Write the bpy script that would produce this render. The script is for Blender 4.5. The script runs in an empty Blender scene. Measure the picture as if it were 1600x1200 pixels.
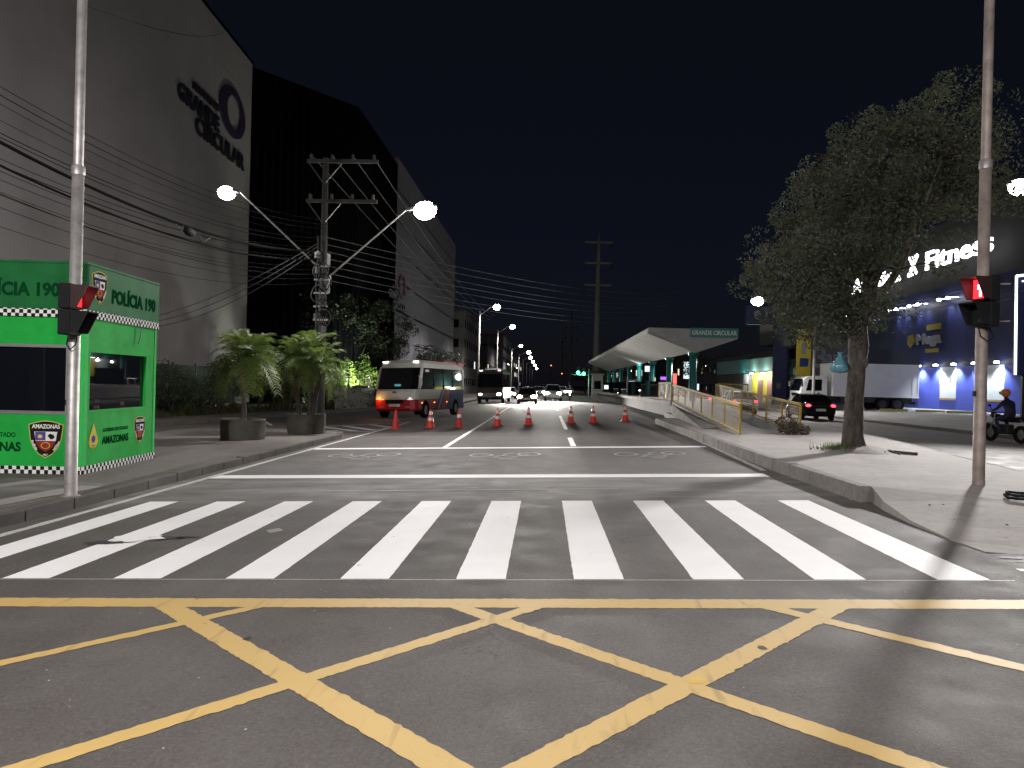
import bpy, math, random
from mathutils import Vector, Matrix, Euler
R = math.radians
random.seed(7)
scene = bpy.context.scene
COL = scene.collection

# ------------------------------------------------------------------ camera, sky, exposure
cam_data = bpy.data.cameras.new('camera')
cam = bpy.data.objects.new('camera', cam_data)
COL.objects.link(cam)
cam_data.sensor_width = 36.0
cam_data.lens = 27.0
cam_data.clip_start = 0.05
cam_data.clip_end = 3000.0
cam.matrix_world = (Matrix.Translation((0, 0, 1.7)) @ Matrix.Rotation(R(2.53), 4, 'Z')
                    @ Matrix.Rotation(R(90), 4, 'X') @ Matrix.Rotation(R(1.35), 4, 'Z'))
scene.camera = cam

world = bpy.data.worlds.new('World')
scene.world = world
world.use_nodes = True
wn = world.node_tree
wn.nodes.clear()
sky = wn.nodes.new('ShaderNodeTexSky')
sky.sky_type = 'NISHITA'
sky.sun_disc = False
sky.sun_elevation = R(-5.0)
sky.sun_rotation = R(0)
sky.altitude = 50
sky.air_density = 1.0
sky.dust_density = 1.0
sky.ozone_density = 3.0
bg = wn.nodes.new('ShaderNodeBackground')
bg.inputs['Strength'].default_value = 0.06
wo = wn.nodes.new('ShaderNodeOutputWorld')
wn.links.new(sky.outputs[0], bg.inputs['Color'])
glow = wn.nodes.new('ShaderNodeBackground')      # even night glow of the city air
glow.inputs['Color'].default_value = (0.42, 0.48, 0.80, 1)
glow.inputs['Strength'].default_value = 0.0075
both = wn.nodes.new('ShaderNodeAddShader')
wn.links.new(bg.outputs[0], both.inputs[0])
wn.links.new(glow.outputs[0], both.inputs[1])
wn.links.new(both.outputs[0], wo.inputs['Surface'])

scene.view_settings.view_transform = 'Standard'
scene.view_settings.look = 'None'
scene.view_settings.exposure = 0.0
scene.view_settings.gamma = 1.0
scene.view_settings.use_curve_mapping = False
scene.render.engine = 'CYCLES'
scene.cycles.use_denoising = True
scene.cycles.max_bounces = 5
scene.cycles.diffuse_bounces = 3
scene.cycles.glossy_bounces = 3
scene.cycles.transmission_bounces = 3
scene.cycles.transparent_max_bounces = 6
scene.cycles.sample_clamp_indirect = 4.0
scene.cycles.caustics_reflective = False
scene.cycles.caustics_refractive = False

# ------------------------------------------------------------------ materials
M = {}
def mat(name, col, rough=0.6, metal=0.0, var=0.18, scale=5.0, bump=0.0, bscale=60.0,
        emit=None, estr=0.0, spec=0.5, dirt=0.0, trans=0.0):
    m = bpy.data.materials.new(name)
    m.use_nodes = True
    nt = m.node_tree
    b = nt.nodes['Principled BSDF']
    b.inputs['Roughness'].default_value = rough
    b.inputs['Metallic'].default_value = metal
    b.inputs['Specular IOR Level'].default_value = spec
    c = (col[0], col[1], col[2], 1)
    tc = nt.nodes.new('ShaderNodeTexCoord')
    no = nt.nodes.new('ShaderNodeTexNoise')
    no.inputs['Scale'].default_value = scale
    no.inputs['Detail'].default_value = 6
    no.inputs['Roughness'].default_value = 0.62
    nt.links.new(tc.outputs['Object'], no.inputs['Vector'])
    ra = nt.nodes.new('ShaderNodeMapRange')
    ra.inputs['From Min'].default_value = 0.3
    ra.inputs['From Max'].default_value = 0.7
    ra.inputs['To Min'].default_value = 1 - var
    ra.inputs['To Max'].default_value = 1 + var
    nt.links.new(no.outputs['Fac'], ra.inputs['Value'])
    mx = nt.nodes.new('ShaderNodeVectorMath')
    mx.operation = 'SCALE'
    mx.inputs[0].default_value = col[:3]
    nt.links.new(ra.outputs[0], mx.inputs['Scale'])
    nt.links.new(mx.outputs[0], b.inputs['Base Color'])
    if bump > 0:
        n2 = nt.nodes.new('ShaderNodeTexNoise')
        n2.inputs['Scale'].default_value = bscale
        n2.inputs['Detail'].default_value = 4
        nt.links.new(tc.outputs['Object'], n2.inputs['Vector'])
        bp = nt.nodes.new('ShaderNodeBump')
        bp.inputs['Strength'].default_value = bump
        bp.inputs['Distance'].default_value = 0.02
        nt.links.new(n2.outputs['Fac'], bp.inputs['Height'])
        nt.links.new(bp.outputs[0], b.inputs['Normal'])
    if emit is not None:
        b.inputs['Emission Color'].default_value = (*emit, 1)
        b.inputs['Emission Strength'].default_value = estr
    if trans > 0:
        b.inputs['Transmission Weight'].default_value = trans
    M[name] = m
    return m

def nodes_of(name, rough=0.8):
    m = bpy.data.materials.new(name)
    m.use_nodes = True
    M[name] = m
    nt = m.node_tree
    b = nt.nodes['Principled BSDF']
    b.inputs['Roughness'].default_value = rough
    tc = nt.nodes.new('ShaderNodeTexCoord')
    def noise(scale, detail=5, rough_=0.6, vec=None):
        n = nt.nodes.new('ShaderNodeTexNoise')
        n.inputs['Scale'].default_value = scale
        n.inputs['Detail'].default_value = detail
        n.inputs['Roughness'].default_value = rough_
        nt.links.new(vec if vec is not None else tc.outputs['Object'], n.inputs['Vector'])
        return n.outputs['Fac']
    def ramp(src, a, b_, c0=0.0, c1=1.0):
        r = nt.nodes.new('ShaderNodeMapRange')
        r.inputs['From Min'].default_value = a
        r.inputs['From Max'].default_value = b_
        r.inputs['To Min'].default_value = c0
        r.inputs['To Max'].default_value = c1
        nt.links.new(src, r.inputs['Value'])
        return r.outputs[0]
    def mix(fac, a, b_):
        x = nt.nodes.new('ShaderNodeMix')
        x.data_type = 'RGBA'
        if isinstance(fac, (int, float)): x.inputs['Factor'].default_value = fac
        else: nt.links.new(fac, x.inputs['Factor'])
        for key, v in ((6, a), (7, b_)):
            if isinstance(v, tuple): x.inputs[key].default_value = (*v[:3], 1)
            else: nt.links.new(v, x.inputs[key])
        return x.outputs[2]
    def math_(op, a, b_=0.0):
        x = nt.nodes.new('ShaderNodeMath')
        x.operation = op
        for i, v in ((0, a), (1, b_)):
            if isinstance(v, (int, float)): x.inputs[i].default_value = v
            else: nt.links.new(v, x.inputs[i])
        return x.outputs[0]
    def stretch(sx, sy, sz):
        x = nt.nodes.new('ShaderNodeMapping')
        x.inputs['Scale'].default_value = (sx, sy, sz)
        nt.links.new(tc.outputs['Object'], x.inputs['Vector'])
        return x.outputs[0]
    def bump(h, s, d=0.01):
        x = nt.nodes.new('ShaderNodeBump')
        x.inputs['Strength'].default_value = s
        x.inputs['Distance'].default_value = d
        nt.links.new(h, x.inputs['Height'])
        nt.links.new(x.outputs[0], b.inputs['Normal'])
    return nt, b, tc, noise, ramp, mix, math_, stretch, bump

def mk_asphalt(name, base, dust, dustiness=0.5):
    nt, b, tc, noise, ramp, mix, math_, stretch, bump = nodes_of(name, 0.78)
    fine = noise(170, 3, 0.7)
    c = mix(ramp(fine, 0.3, 0.75), tuple(v * 0.62 for v in base), tuple(v * 1.35 for v in base))
    mid = noise(2.2, 6, 0.6)
    c = mix(ramp(mid, 0.35, 0.7, 0, 0.3), c, tuple(v * 0.65 for v in base))
    c = mix(ramp(noise(48, 4, 0.75), 0.46, 0.70, 0, 0.7), c, tuple(v * 1.9 for v in base))
    c = mix(ramp(noise(33, 4, 0.75), 0.52, 0.70, 0, 0.7), c, tuple(v * 0.38 for v in base))
    # hairline cracks
    cr = nt.nodes.new('ShaderNodeTexVoronoi')
    cr.feature = 'DISTANCE_TO_EDGE'
    cr.inputs['Scale'].default_value = 0.45
    wv = nt.nodes.new('ShaderNodeVectorMath'); wv.operation = 'ADD'
    nn = nt.nodes.new('ShaderNodeTexNoise'); nn.inputs['Scale'].default_value = 2.5; nn.inputs['Detail'].default_value = 5
    nt.links.new(tc.outputs['Object'], nn.inputs['Vector'])
    nt.links.new(tc.outputs['Object'], wv.inputs[0]); nt.links.new(nn.outputs['Color'], wv.inputs[1])
    nt.links.new(wv.outputs[0], cr.inputs['Vector'])
    ck = math_('MULTIPLY', ramp(cr.outputs['Distance'], 0.002, 0.006, 1, 0), ramp(noise(0.35, 3), 0.52, 0.58))
    c = mix(math_('MULTIPLY', ck, 0.7), c, tuple(v * 0.25 for v in base))
    # pale sweepings lying between the crossing and the stop line
    sep = nt.nodes.new('ShaderNodeSeparateXYZ')
    nt.links.new(tc.outputs['Object'], sep.inputs[0])
    wob = math_('ADD', sep.outputs['Y'], math_('MULTIPLY', noise(0.8, 4), 1.8))
    band = math_('MULTIPLY', ramp(wob, 11.4, 12.6), ramp(wob, 14.6, 16.0, 1, 0))
    band = math_('MULTIPLY', band, ramp(noise(1.3, 6, 0.65, stretch(0.35, 1.2, 1)), 0.36, 0.62))
    c = mix(math_('MULTIPLY', band, 0.8), c, dust)
    # dust swept into soft blotches and along the driving direction
    du = noise(0.55, 6, 0.65)
    ds = noise(1.0, 5, 0.6, stretch(1.6, 0.12, 1))
    f = math_('MULTIPLY', ramp(du, 0.42, 0.72), ramp(ds, 0.3, 0.7))
    c = mix(math_('MULTIPLY', f, dustiness), c, dust)
    # pale chips of aggregate and litter
    vo = nt.nodes.new('ShaderNodeTexVoronoi')
    vo.inputs['Scale'].default_value = 9.0
    vo.inputs['Randomness'].default_value = 1.0
    nt.links.new(tc.outputs['Object'], vo.inputs['Vector'])
    chip = ramp(vo.outputs['Distance'], 0.045, 0.075, 1, 0)
    pick = ramp(noise(6.0, 2), 0.56, 0.60)
    c = mix(math_('MULTIPLY', chip, pick), c, (0.42, 0.40, 0.38))
    # oil spots
    c = mix(ramp(noise(3.3, 4, 0.5), 0.68, 0.76, 0, 0.6), c, tuple(v * 0.4 for v in base))
    nt.links.new(c, b.inputs['Base Color'])
    nt.links.new(ramp(mid, 0.3, 0.7, 0.66, 0.88), b.inputs['Roughness'])
    bump(fine, 0.55, 0.006)
mk_asphalt('asphalt', (0.066, 0.057, 0.053), (0.21, 0.20, 0.195), 0.42)
mk_asphalt('asphalt_far', (0.085, 0.075, 0.07), (0.16, 0.145, 0.135), 0.6)

def mk_paint(name, col, under, wear, streak=0.0):
    nt, b, tc, noise, ramp, mix, math_, stretch, bump = nodes_of(name, 0.62)
    fine = noise(120, 4, 0.7)
    c = mix(ramp(noise(1.7, 5), 0.35, 0.7, 0, 0.35), col, tuple(v * 0.84 for v in col))
    w = ramp(noise(26, 8, 0.72), 0.66 - wear, 0.72 - wear * 0.8)
    c = mix(math_('MULTIPLY', w, 0.75), c, under)
    if streak > 0:
        s = ramp(noise(3.0, 4, 0.5, stretch(4.0, 0.5, 1)), 0.58, 0.72, 0, streak)
        c = mix(s, c, tuple(v * 0.45 for v in col))
    c = mix(ramp(noise(5.5, 3), 0.70, 0.73, 0, 0.7), c, tuple(v * 0.4 for v in col))
    nt.links.new(c, b.inputs['Base Color'])
    bump(fine, 0.4, 0.004)
mk_paint('white_paint', (0.86, 0.84, 0.85), (0.5, 0.48, 0.48), 0.0)
mk_paint('worn_white_paint', (0.55, 0.53, 0.52), (0.10, 0.095, 0.095), 0.13)
mk_paint('faded_white_paint', (0.26, 0.255, 0.25), (0.085, 0.08, 0.08), 0.15)
mk_paint('yellow_paint', (0.50, 0.335, 0.115), (0.28, 0.19, 0.08), 0.03, 0.55)

def mk_concrete(name, base, dark, scale=1.0, rough=0.85):
    nt, b, tc, noise, ramp, mix, math_, stretch, bump = nodes_of(name, rough)
    c = mix(ramp(noise(0.9 * scale, 7, 0.65), 0.3, 0.7), base, dark)
    c = mix(ramp(noise(7 * scale, 6, 0.7), 0.45, 0.75, 0, 0.55), c, tuple(v * 0.62 for v in dark))
    c = mix(ramp(noise(90, 3, 0.7), 0.4, 0.75, 0, 0.35), c, tuple(min(1, v * 1.25) for v in base))
    nt.links.new(c, b.inputs['Base Color'])
    bump(noise(45, 6, 0.7), 0.35, 0.012)
mk_concrete('median_concrete', (0.32, 0.295, 0.28), (0.21, 0.19, 0.178))
mk_concrete('kerb_concrete', (0.25, 0.23, 0.215), (0.11, 0.10, 0.09), 1.6)
mk_concrete('dark_kerb', (0.10, 0.09, 0.083), (0.05, 0.045, 0.04), 1.6)
mk_concrete('lot_concrete', (0.27, 0.26, 0.255), (0.17, 0.165, 0.16))
mk_concrete('platform_concrete', (0.24, 0.22, 0.20), (0.10, 0.09, 0.08))
mk_concrete('roof_concrete', (0.44, 0.44, 0.43), (0.33, 0.33, 0.32), 0.8)
mk_concrete('pole_concrete', (0.26, 0.25, 0.235), (0.17, 0.16, 0.15), 2)
mk_concrete('soil', (0.10, 0.08, 0.06), (0.05, 0.04, 0.03), 3)
mk_concrete('mound_soil', (0.27, 0.245, 0.225), (0.15, 0.135, 0.12), 3)
mk_concrete('ground_soil', (0.06, 0.05, 0.04), (0.03, 0.028, 0.022), 0.3)

def mk_pavers():
    nt, b, tc, noise, ramp, mix, math_, stretch, bump = nodes_of('pavers', 0.85)
    br = nt.nodes.new('ShaderNodeTexBrick')
    br.inputs['Scale'].default_value = 5.0
    br.inputs['Mortar Size'].default_value = 0.03
    br.inputs['Color1'].default_value = (0.20, 0.175, 0.16, 1)
    br.inputs['Color2'].default_value = (0.145, 0.125, 0.115, 1)
    br.inputs['Mortar'].default_value = (0.06, 0.052, 0.047, 1)
    nt.links.new(tc.outputs['Object'], br.inputs['Vector'])
    c = mix(ramp(noise(1.1, 6, 0.65), 0.35, 0.7, 0, 0.55), br.outputs['Color'], (0.085, 0.07, 0.062))
    nt.links.new(c, b.inputs['Base Color'])
    x = math_('SUBTRACT', 1.0, br.outputs['Fac'])
    bump(x, 0.6, 0.01)
mk_pavers()

def mk_checker():
    nt, b, tc, noise, ramp, mix, math_, stretch, bump = nodes_of('checker', 0.9)
    ck = nt.nodes.new('ShaderNodeTexChecker')
    b.inputs['Specular IOR Level'].default_value = 0.1
    ck.inputs['Scale'].default_value = 14.5
    ck.inputs['Color1'].default_value = (0.78, 0.78, 0.76, 1)
    ck.inputs['Color2'].default_value = (0.012, 0.012, 0.012, 1)
    ad = nt.nodes.new('ShaderNodeVectorMath')
    ad.inputs[1].default_value = (0.0172, 0.0172, 0.0)
    nt.links.new(tc.outputs['Object'], ad.inputs[0])
    nt.links.new(ad.outputs[0], ck.inputs['Vector'])
    nt.links.new(mix(ramp(noise(9, 5), 0.5, 0.8, 0, 0.4), ck.outputs['Color'], (0.1, 0.1, 0.09)), b.inputs['Base Color'])
mk_checker()

def mk_leaf(name, a, bcol, trans=0.35, rough=0.5):
    nt, b, tc, noise, ramp, mix, math_, stretch, bump = nodes_of(name, rough)
    c = mix(ramp(noise(1.3, 4), 0.35, 0.65), a, bcol)
    c = mix(ramp(noise(11, 3), 0.4, 0.7, 0, 0.6), c, tuple(v * 0.5 for v in a))
    nt.links.new(c, b.inputs['Base Color'])
    tr = nt.nodes.new('ShaderNodeBsdfTranslucent')
    nt.links.new(c, tr.inputs['Color'])
    ms = nt.nodes.new('ShaderNodeMixShader')
    ms.inputs[0].default_value = trans
    nt.links.new(b.outputs[0], ms.inputs[1])
    nt.links.new(tr.outputs[0], ms.inputs[2])
    nt.links.new(ms.outputs[0], nt.nodes['Material Output'].inputs['Surface'])
mk_leaf('palm_leaf', (0.085, 0.14, 0.03), (0.15, 0.20, 0.04))
mk_leaf('dry_palm_leaf', (0.16, 0.10, 0.03), (0.10, 0.08, 0.03))
mk_leaf('tree_leaf', (0.034, 0.044, 0.023), (0.072, 0.080, 0.046), 0.22, 0.8)
mk_leaf('shrub_leaf', (0.045, 0.065, 0.02), (0.08, 0.095, 0.03))
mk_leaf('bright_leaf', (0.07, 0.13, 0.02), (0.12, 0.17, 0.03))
mk_leaf('dark_leaf', (0.02, 0.032, 0.014), (0.035, 0.045, 0.02))
mk_leaf('grass_blade', (0.06, 0.075, 0.025), (0.10, 0.095, 0.04))
mk_leaf('dry_brush', (0.11, 0.08, 0.05), (0.07, 0.055, 0.035))

def mk_bark():
    nt, b, tc, noise, ramp, mix, math_, stretch, bump = nodes_of('bark', 0.9)
    h = noise(9, 8, 0.7, stretch(1, 1, 0.35))
    c = mix(ramp(h, 0.35, 0.65), (0.026, 0.020, 0.017), (0.10, 0.082, 0.07))
    c = mix(ramp(noise(3, 4), 0.6, 0.7, 0, 0.6), c, (0.17, 0.145, 0.13))
    nt.links.new(c, b.inputs['Base Color'])
    bump(h, 0.9, 0.05)
mk_bark()

mat('galvanised', (0.40, 0.38, 0.37), 0.5, 0.6, 0.25, 7, 0.03, 12)
mat('galvanised_worn', (0.27, 0.22, 0.20), 0.62, 0.35, 0.35, 5, 0.05, 14)
mat('black_plastic', (0.010, 0.010, 0.011), 0.75, 0, 0.2, spec=0.15)
mat('dark_metal', (0.03, 0.03, 0.032), 0.5, 0.4, 0.2)
mat('green_panel', (0.018, 0.36, 0.055), 0.75, 0, 0.16, 2.0, 0.05, 8, spec=0.12)
mat('green_post', (0.035, 0.46, 0.09), 0.7, 0, 0.1, spec=0.15)
mat('green_fascia', (0.014, 0.125, 0.036), 0.75, 0, 0.18, 2.0, spec=0.12)
mat('dark_green_print', (0.004, 0.045, 0.016), 0.95, spec=0.0)
mat('aluminium', (0.5, 0.5, 0.5), 0.35, 0.8, 0.1)
mat('glass_dark', (0.006, 0.007, 0.010), 0.015, 0, 0.05, spec=0.6)
mat('glass_vehicle', (0.006, 0.007, 0.009), 0.03, 0, 0.05, spec=0.6)
mat('shield_gold', (0.62, 0.50, 0.10), 0.95, spec=0.03)
mat('shield_black', (0.018, 0.016, 0.014), 0.95, spec=0.03)
mat('shield_white', (0.75, 0.75, 0.74), 0.95, spec=0.03)
mat('shield_blue', (0.09, 0.07, 0.28), 0.95, spec=0.03)
mat('shield_red', (0.26, 0.035, 0.025), 0.95, spec=0.03)
mat('mall_wall', (0.27, 0.25, 0.255), 0.8, 0, 0.12, 0.35, 0.08, 3)
mat('mall_wall_b', (0.20, 0.195, 0.22), 0.75, 0, 0.12, 0.35, 0.05, 3)
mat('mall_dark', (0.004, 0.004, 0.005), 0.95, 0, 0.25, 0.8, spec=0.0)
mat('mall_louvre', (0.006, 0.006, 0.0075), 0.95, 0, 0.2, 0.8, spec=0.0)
mat('logo_purple', (0.028, 0.014, 0.045), 0.5)
mat('logo_dark', (0.010, 0.010, 0.018), 0.5)
mat('logo_red', (0.12, 0.02, 0.03), 0.5)
mat('twig', (0.028, 0.023, 0.019), 0.95, spec=0.1)
mat('pot', (0.075, 0.07, 0.06), 0.85, 0, 0.25, 4, 0.3, 30)
mat('cone_orange', (0.75, 0.045, 0.028), 0.5, 0, 0.12, 8)
mat('cone_faded', (0.52, 0.035, 0.028), 0.6, 0, 0.15, 8)
mat('reflective_white', (0.82, 0.80, 0.80), 0.35, 0, 0.12, 10)
mat('cone_base', (0.62, 0.05, 0.03), 0.6, 0, 0.2, 9)
mat('red_lens', (0.5, 0.01, 0.01), 0.3, emit=(1.0, 0.012, 0.02), estr=5.0)
mat('red_figure', (0.9, 0.3, 0.3), 0.3, emit=(1.0, 0.30, 0.32), estr=14.0)
mat('dead_lens', (0.012, 0.02, 0.014), 0.2)
mat('green_lens', (0.02, 0.4, 0.2), 0.3, emit=(0.05, 1.0, 0.45), estr=16.0)
mat('visor_red', (0.03, 0.014, 0.014), 0.6, spec=0.2)  # black visor with the red lens glow mixed into its colour
mat('lamp_glow', (1, 1, 1), 0.3, emit=(1.0, 0.98, 0.95), estr=70.0)
mat('lamp_glow_far', (1, 1, 1), 0.3, emit=(1.0, 0.98, 0.94), estr=45.0)
mat('lamp_head', (0.22, 0.22, 0.22), 0.45, 0.5, 0.1)
mat('headlamp', (1, 1, 1), 0.2, emit=(1.0, 0.96, 0.90), estr=90.0)
mat('headlamp_dim', (1, 1, 1), 0.2, emit=(1.0, 0.95, 0.88), estr=7.0)
mat('headlamp_amber', (1, .6, .2), 0.2, emit=(1.0, 0.40, 0.08), estr=8.0)
mat('taillamp', (0.5, 0.01, 0.01), 0.2, emit=(1.0, 0.05, 0.08), estr=5.0)
mat('taillamp_soft', (0.4, 0.01, 0.01), 0.2, emit=(1.0, 0.04, 0.06), estr=1.4)
mat('marker_amber', (0.8, 0.3, 0.02), 0.3, emit=(1.0, 0.35, 0.08), estr=3.0)
mat('marker_white', (0.9, 0.9, 0.9), 0.3, emit=(1.0, 0.98, 0.95), estr=5.0)
mat('bus_white', (0.66, 0.65, 0.58), 0.3, 0, 0.06)
mat('bus_red', (0.42, 0.018, 0.028), 0.3, 0, 0.08)
mat('bus_blue', (0.022, 0.04, 0.20), 0.35, 0, 0.1)
mat('bus_orange', (0.48, 0.14, 0.05), 0.35, 0, 0.1)
mat('bus_grey', (0.34, 0.33, 0.36), 0.35, 0, 0.1)
mat('bus_brown', (0.055, 0.035, 0.032), 0.35, 0, 0.15)
mat('bus_cream', (0.35, 0.33, 0.31), 0.4, 0, 0.1)
mat('route_board', (0.05, 0.2, 0.25), 0.4, emit=(0.10, 0.45, 0.55), estr=0.5)
mat('tyre', (0.014, 0.014, 0.014), 0.95, 0, 0.2, spec=0.1)
mat('rim', (0.42, 0.42, 0.43), 0.35, 0.7, 0.1)
mat('car_black', (0.010, 0.009, 0.010), 0.18, 0, 0.1)
mat('car_white', (0.58, 0.54, 0.52), 0.25, 0, 0.05)
mat('car_red', (0.42, 0.015, 0.02), 0.25, 0, 0.08)
mat('car_maroon', (0.05, 0.025, 0.024), 0.22, 0, 0.08)
mat('car_silver', (0.30, 0.30, 0.31), 0.28, 0.5, 0.05)
mat('plate', (0.6, 0.6, 0.58), 0.5)
mat('truck_white', (0.72, 0.72, 0.73), 0.45, 0, 0.06, 1.5)
mat('truck_panel', (0.70, 0.70, 0.76), 0.5, 0, 0.05, 1.5)
mat('steel_teal', (0.012, 0.17, 0.165), 0.45, 0, 0.2, 5)
mat('sign_teal', (0.05, 0.22, 0.22), 0.5, 0, 0.1)
mat('sign_white', (0.72, 0.74, 0.74), 0.5, 0, 0.05)
mat('rail_yellow', (0.42, 0.28, 0.05), 0.8, 0, 0.25, 6, spec=0.15)
mat('wire_mesh', (0.24, 0.19, 0.10), 0.6, 0.3, 0.2)
mat('cable_black', (0.010, 0.010, 0.010), 0.9, spec=0.05)
mat('cable_grey', (0.10, 0.10, 0.10), 0.7, spec=0.2)
mat('pole_dark', (0.032, 0.030, 0.029), 0.85, 0, 0.3, 2, 0.2, 12)
mat('insulator', (0.04, 0.028, 0.022), 0.6)
mat('fence_green', (0.012, 0.03, 0.02), 0.7)
mat('blue_wall', (0.010, 0.014, 0.085), 0.5, 0, 0.12, 0.8)
mat('blue_door', (0.075, 0.105, 0.50), 0.5, 0, 0.08, 1.0)
mat('blue_low', (0.04, 0.055, 0.30), 0.5, 0, 0.1)
mat('white_panel', (0.70, 0.76, 0.80), 0.4, 0, 0.04)
mat('ochre_strip', (0.50, 0.32, 0.06), 0.5)
mat('yellow_sign', (0.48, 0.38, 0.02), 0.5, 0, 0.1)
mat('yellow_trim', (0.25, 0.19, 0.02), 0.5)
mat('store_text', (0.22, 0.22, 0.24), 0.5)
mat('dark_text', (0.035, 0.035, 0.035), 0.5)
mat('glow_text', (1, 1, 1), 0.5, emit=(1.0, 1.0, 1.0), estr=4.0)
mat('glow_tube', (1, 1, 1), 0.5, emit=(0.86, 0.93, 1.0), estr=4.0)
mat('spot_glow', (1, 1, 1), 0.5, emit=(0.93, 0.97, 1.0), estr=16.0)
mat('screen_white', (1, 1, 1), 0.5, emit=(0.9, 0.97, 1.0), estr=1.3)
mat('screen_purple', (0.3, 0.1, 0.8), 0.5, emit=(0.4, 0.12, 1.0), estr=1.6)
mat('screen_red', (0.8, 0.05, 0.05), 0.5, emit=(1.0, 0.15, 0.12), estr=1.6)
mat('window_warm', (0.8, 0.7, 0.5), 0.5, emit=(1.0, 0.85, 0.62), estr=1.1)
mat('window_cool', (0.7, 0.8, 0.8), 0.5, emit=(0.82, 0.95, 1.0), estr=1.2)
mat('building_dark', (0.10, 0.095, 0.095), 0.85, 0, 0.25, 0.7)
mat('gym_wall', (0.022, 0.021, 0.022), 0.9, 0, 0.3, 0.7)
mat('building_mid', (0.17, 0.165, 0.165), 0.85, 0, 0.25, 0.7)
mat('building_teal', (0.06, 0.16, 0.15), 0.7, 0, 0.2, 1)
mat('shop_yellow', (0.52, 0.46, 0.03), 0.6, 0, 0.1)
mat('shop_door', (0.20, 0.09, 0.08), 0.6, 0, 0.15)
mat('shop_wall', (0.40, 0.40, 0.38), 0.6, 0, 0.1)
mat('totem_blue', (0.018, 0.024, 0.085), 0.6, 0, 0.15, 1)
mat('bag_blue', (0.10, 0.26, 0.34), 0.22, 0, 0.2, 9, 0.5, 14)
mat('skin', (0.25, 0.14, 0.09), 0.6)
mat('cloth_navy', (0.015, 0.018, 0.05), 0.8, 0, 0.2)
mat('cloth_dark', (0.012, 0.012, 0.014), 0.8, 0, 0.2)
mat('helmet_orange', (0.62, 0.20, 0.03), 0.3)
mat('wheel_stop', (0.30, 0.27, 0.07), 0.8, 0, 0.25, 6)
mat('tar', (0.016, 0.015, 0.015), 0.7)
mat('hatch_iron', (0.05, 0.047, 0.045), 0.6, 0.4, 0.3, 8)

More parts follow.
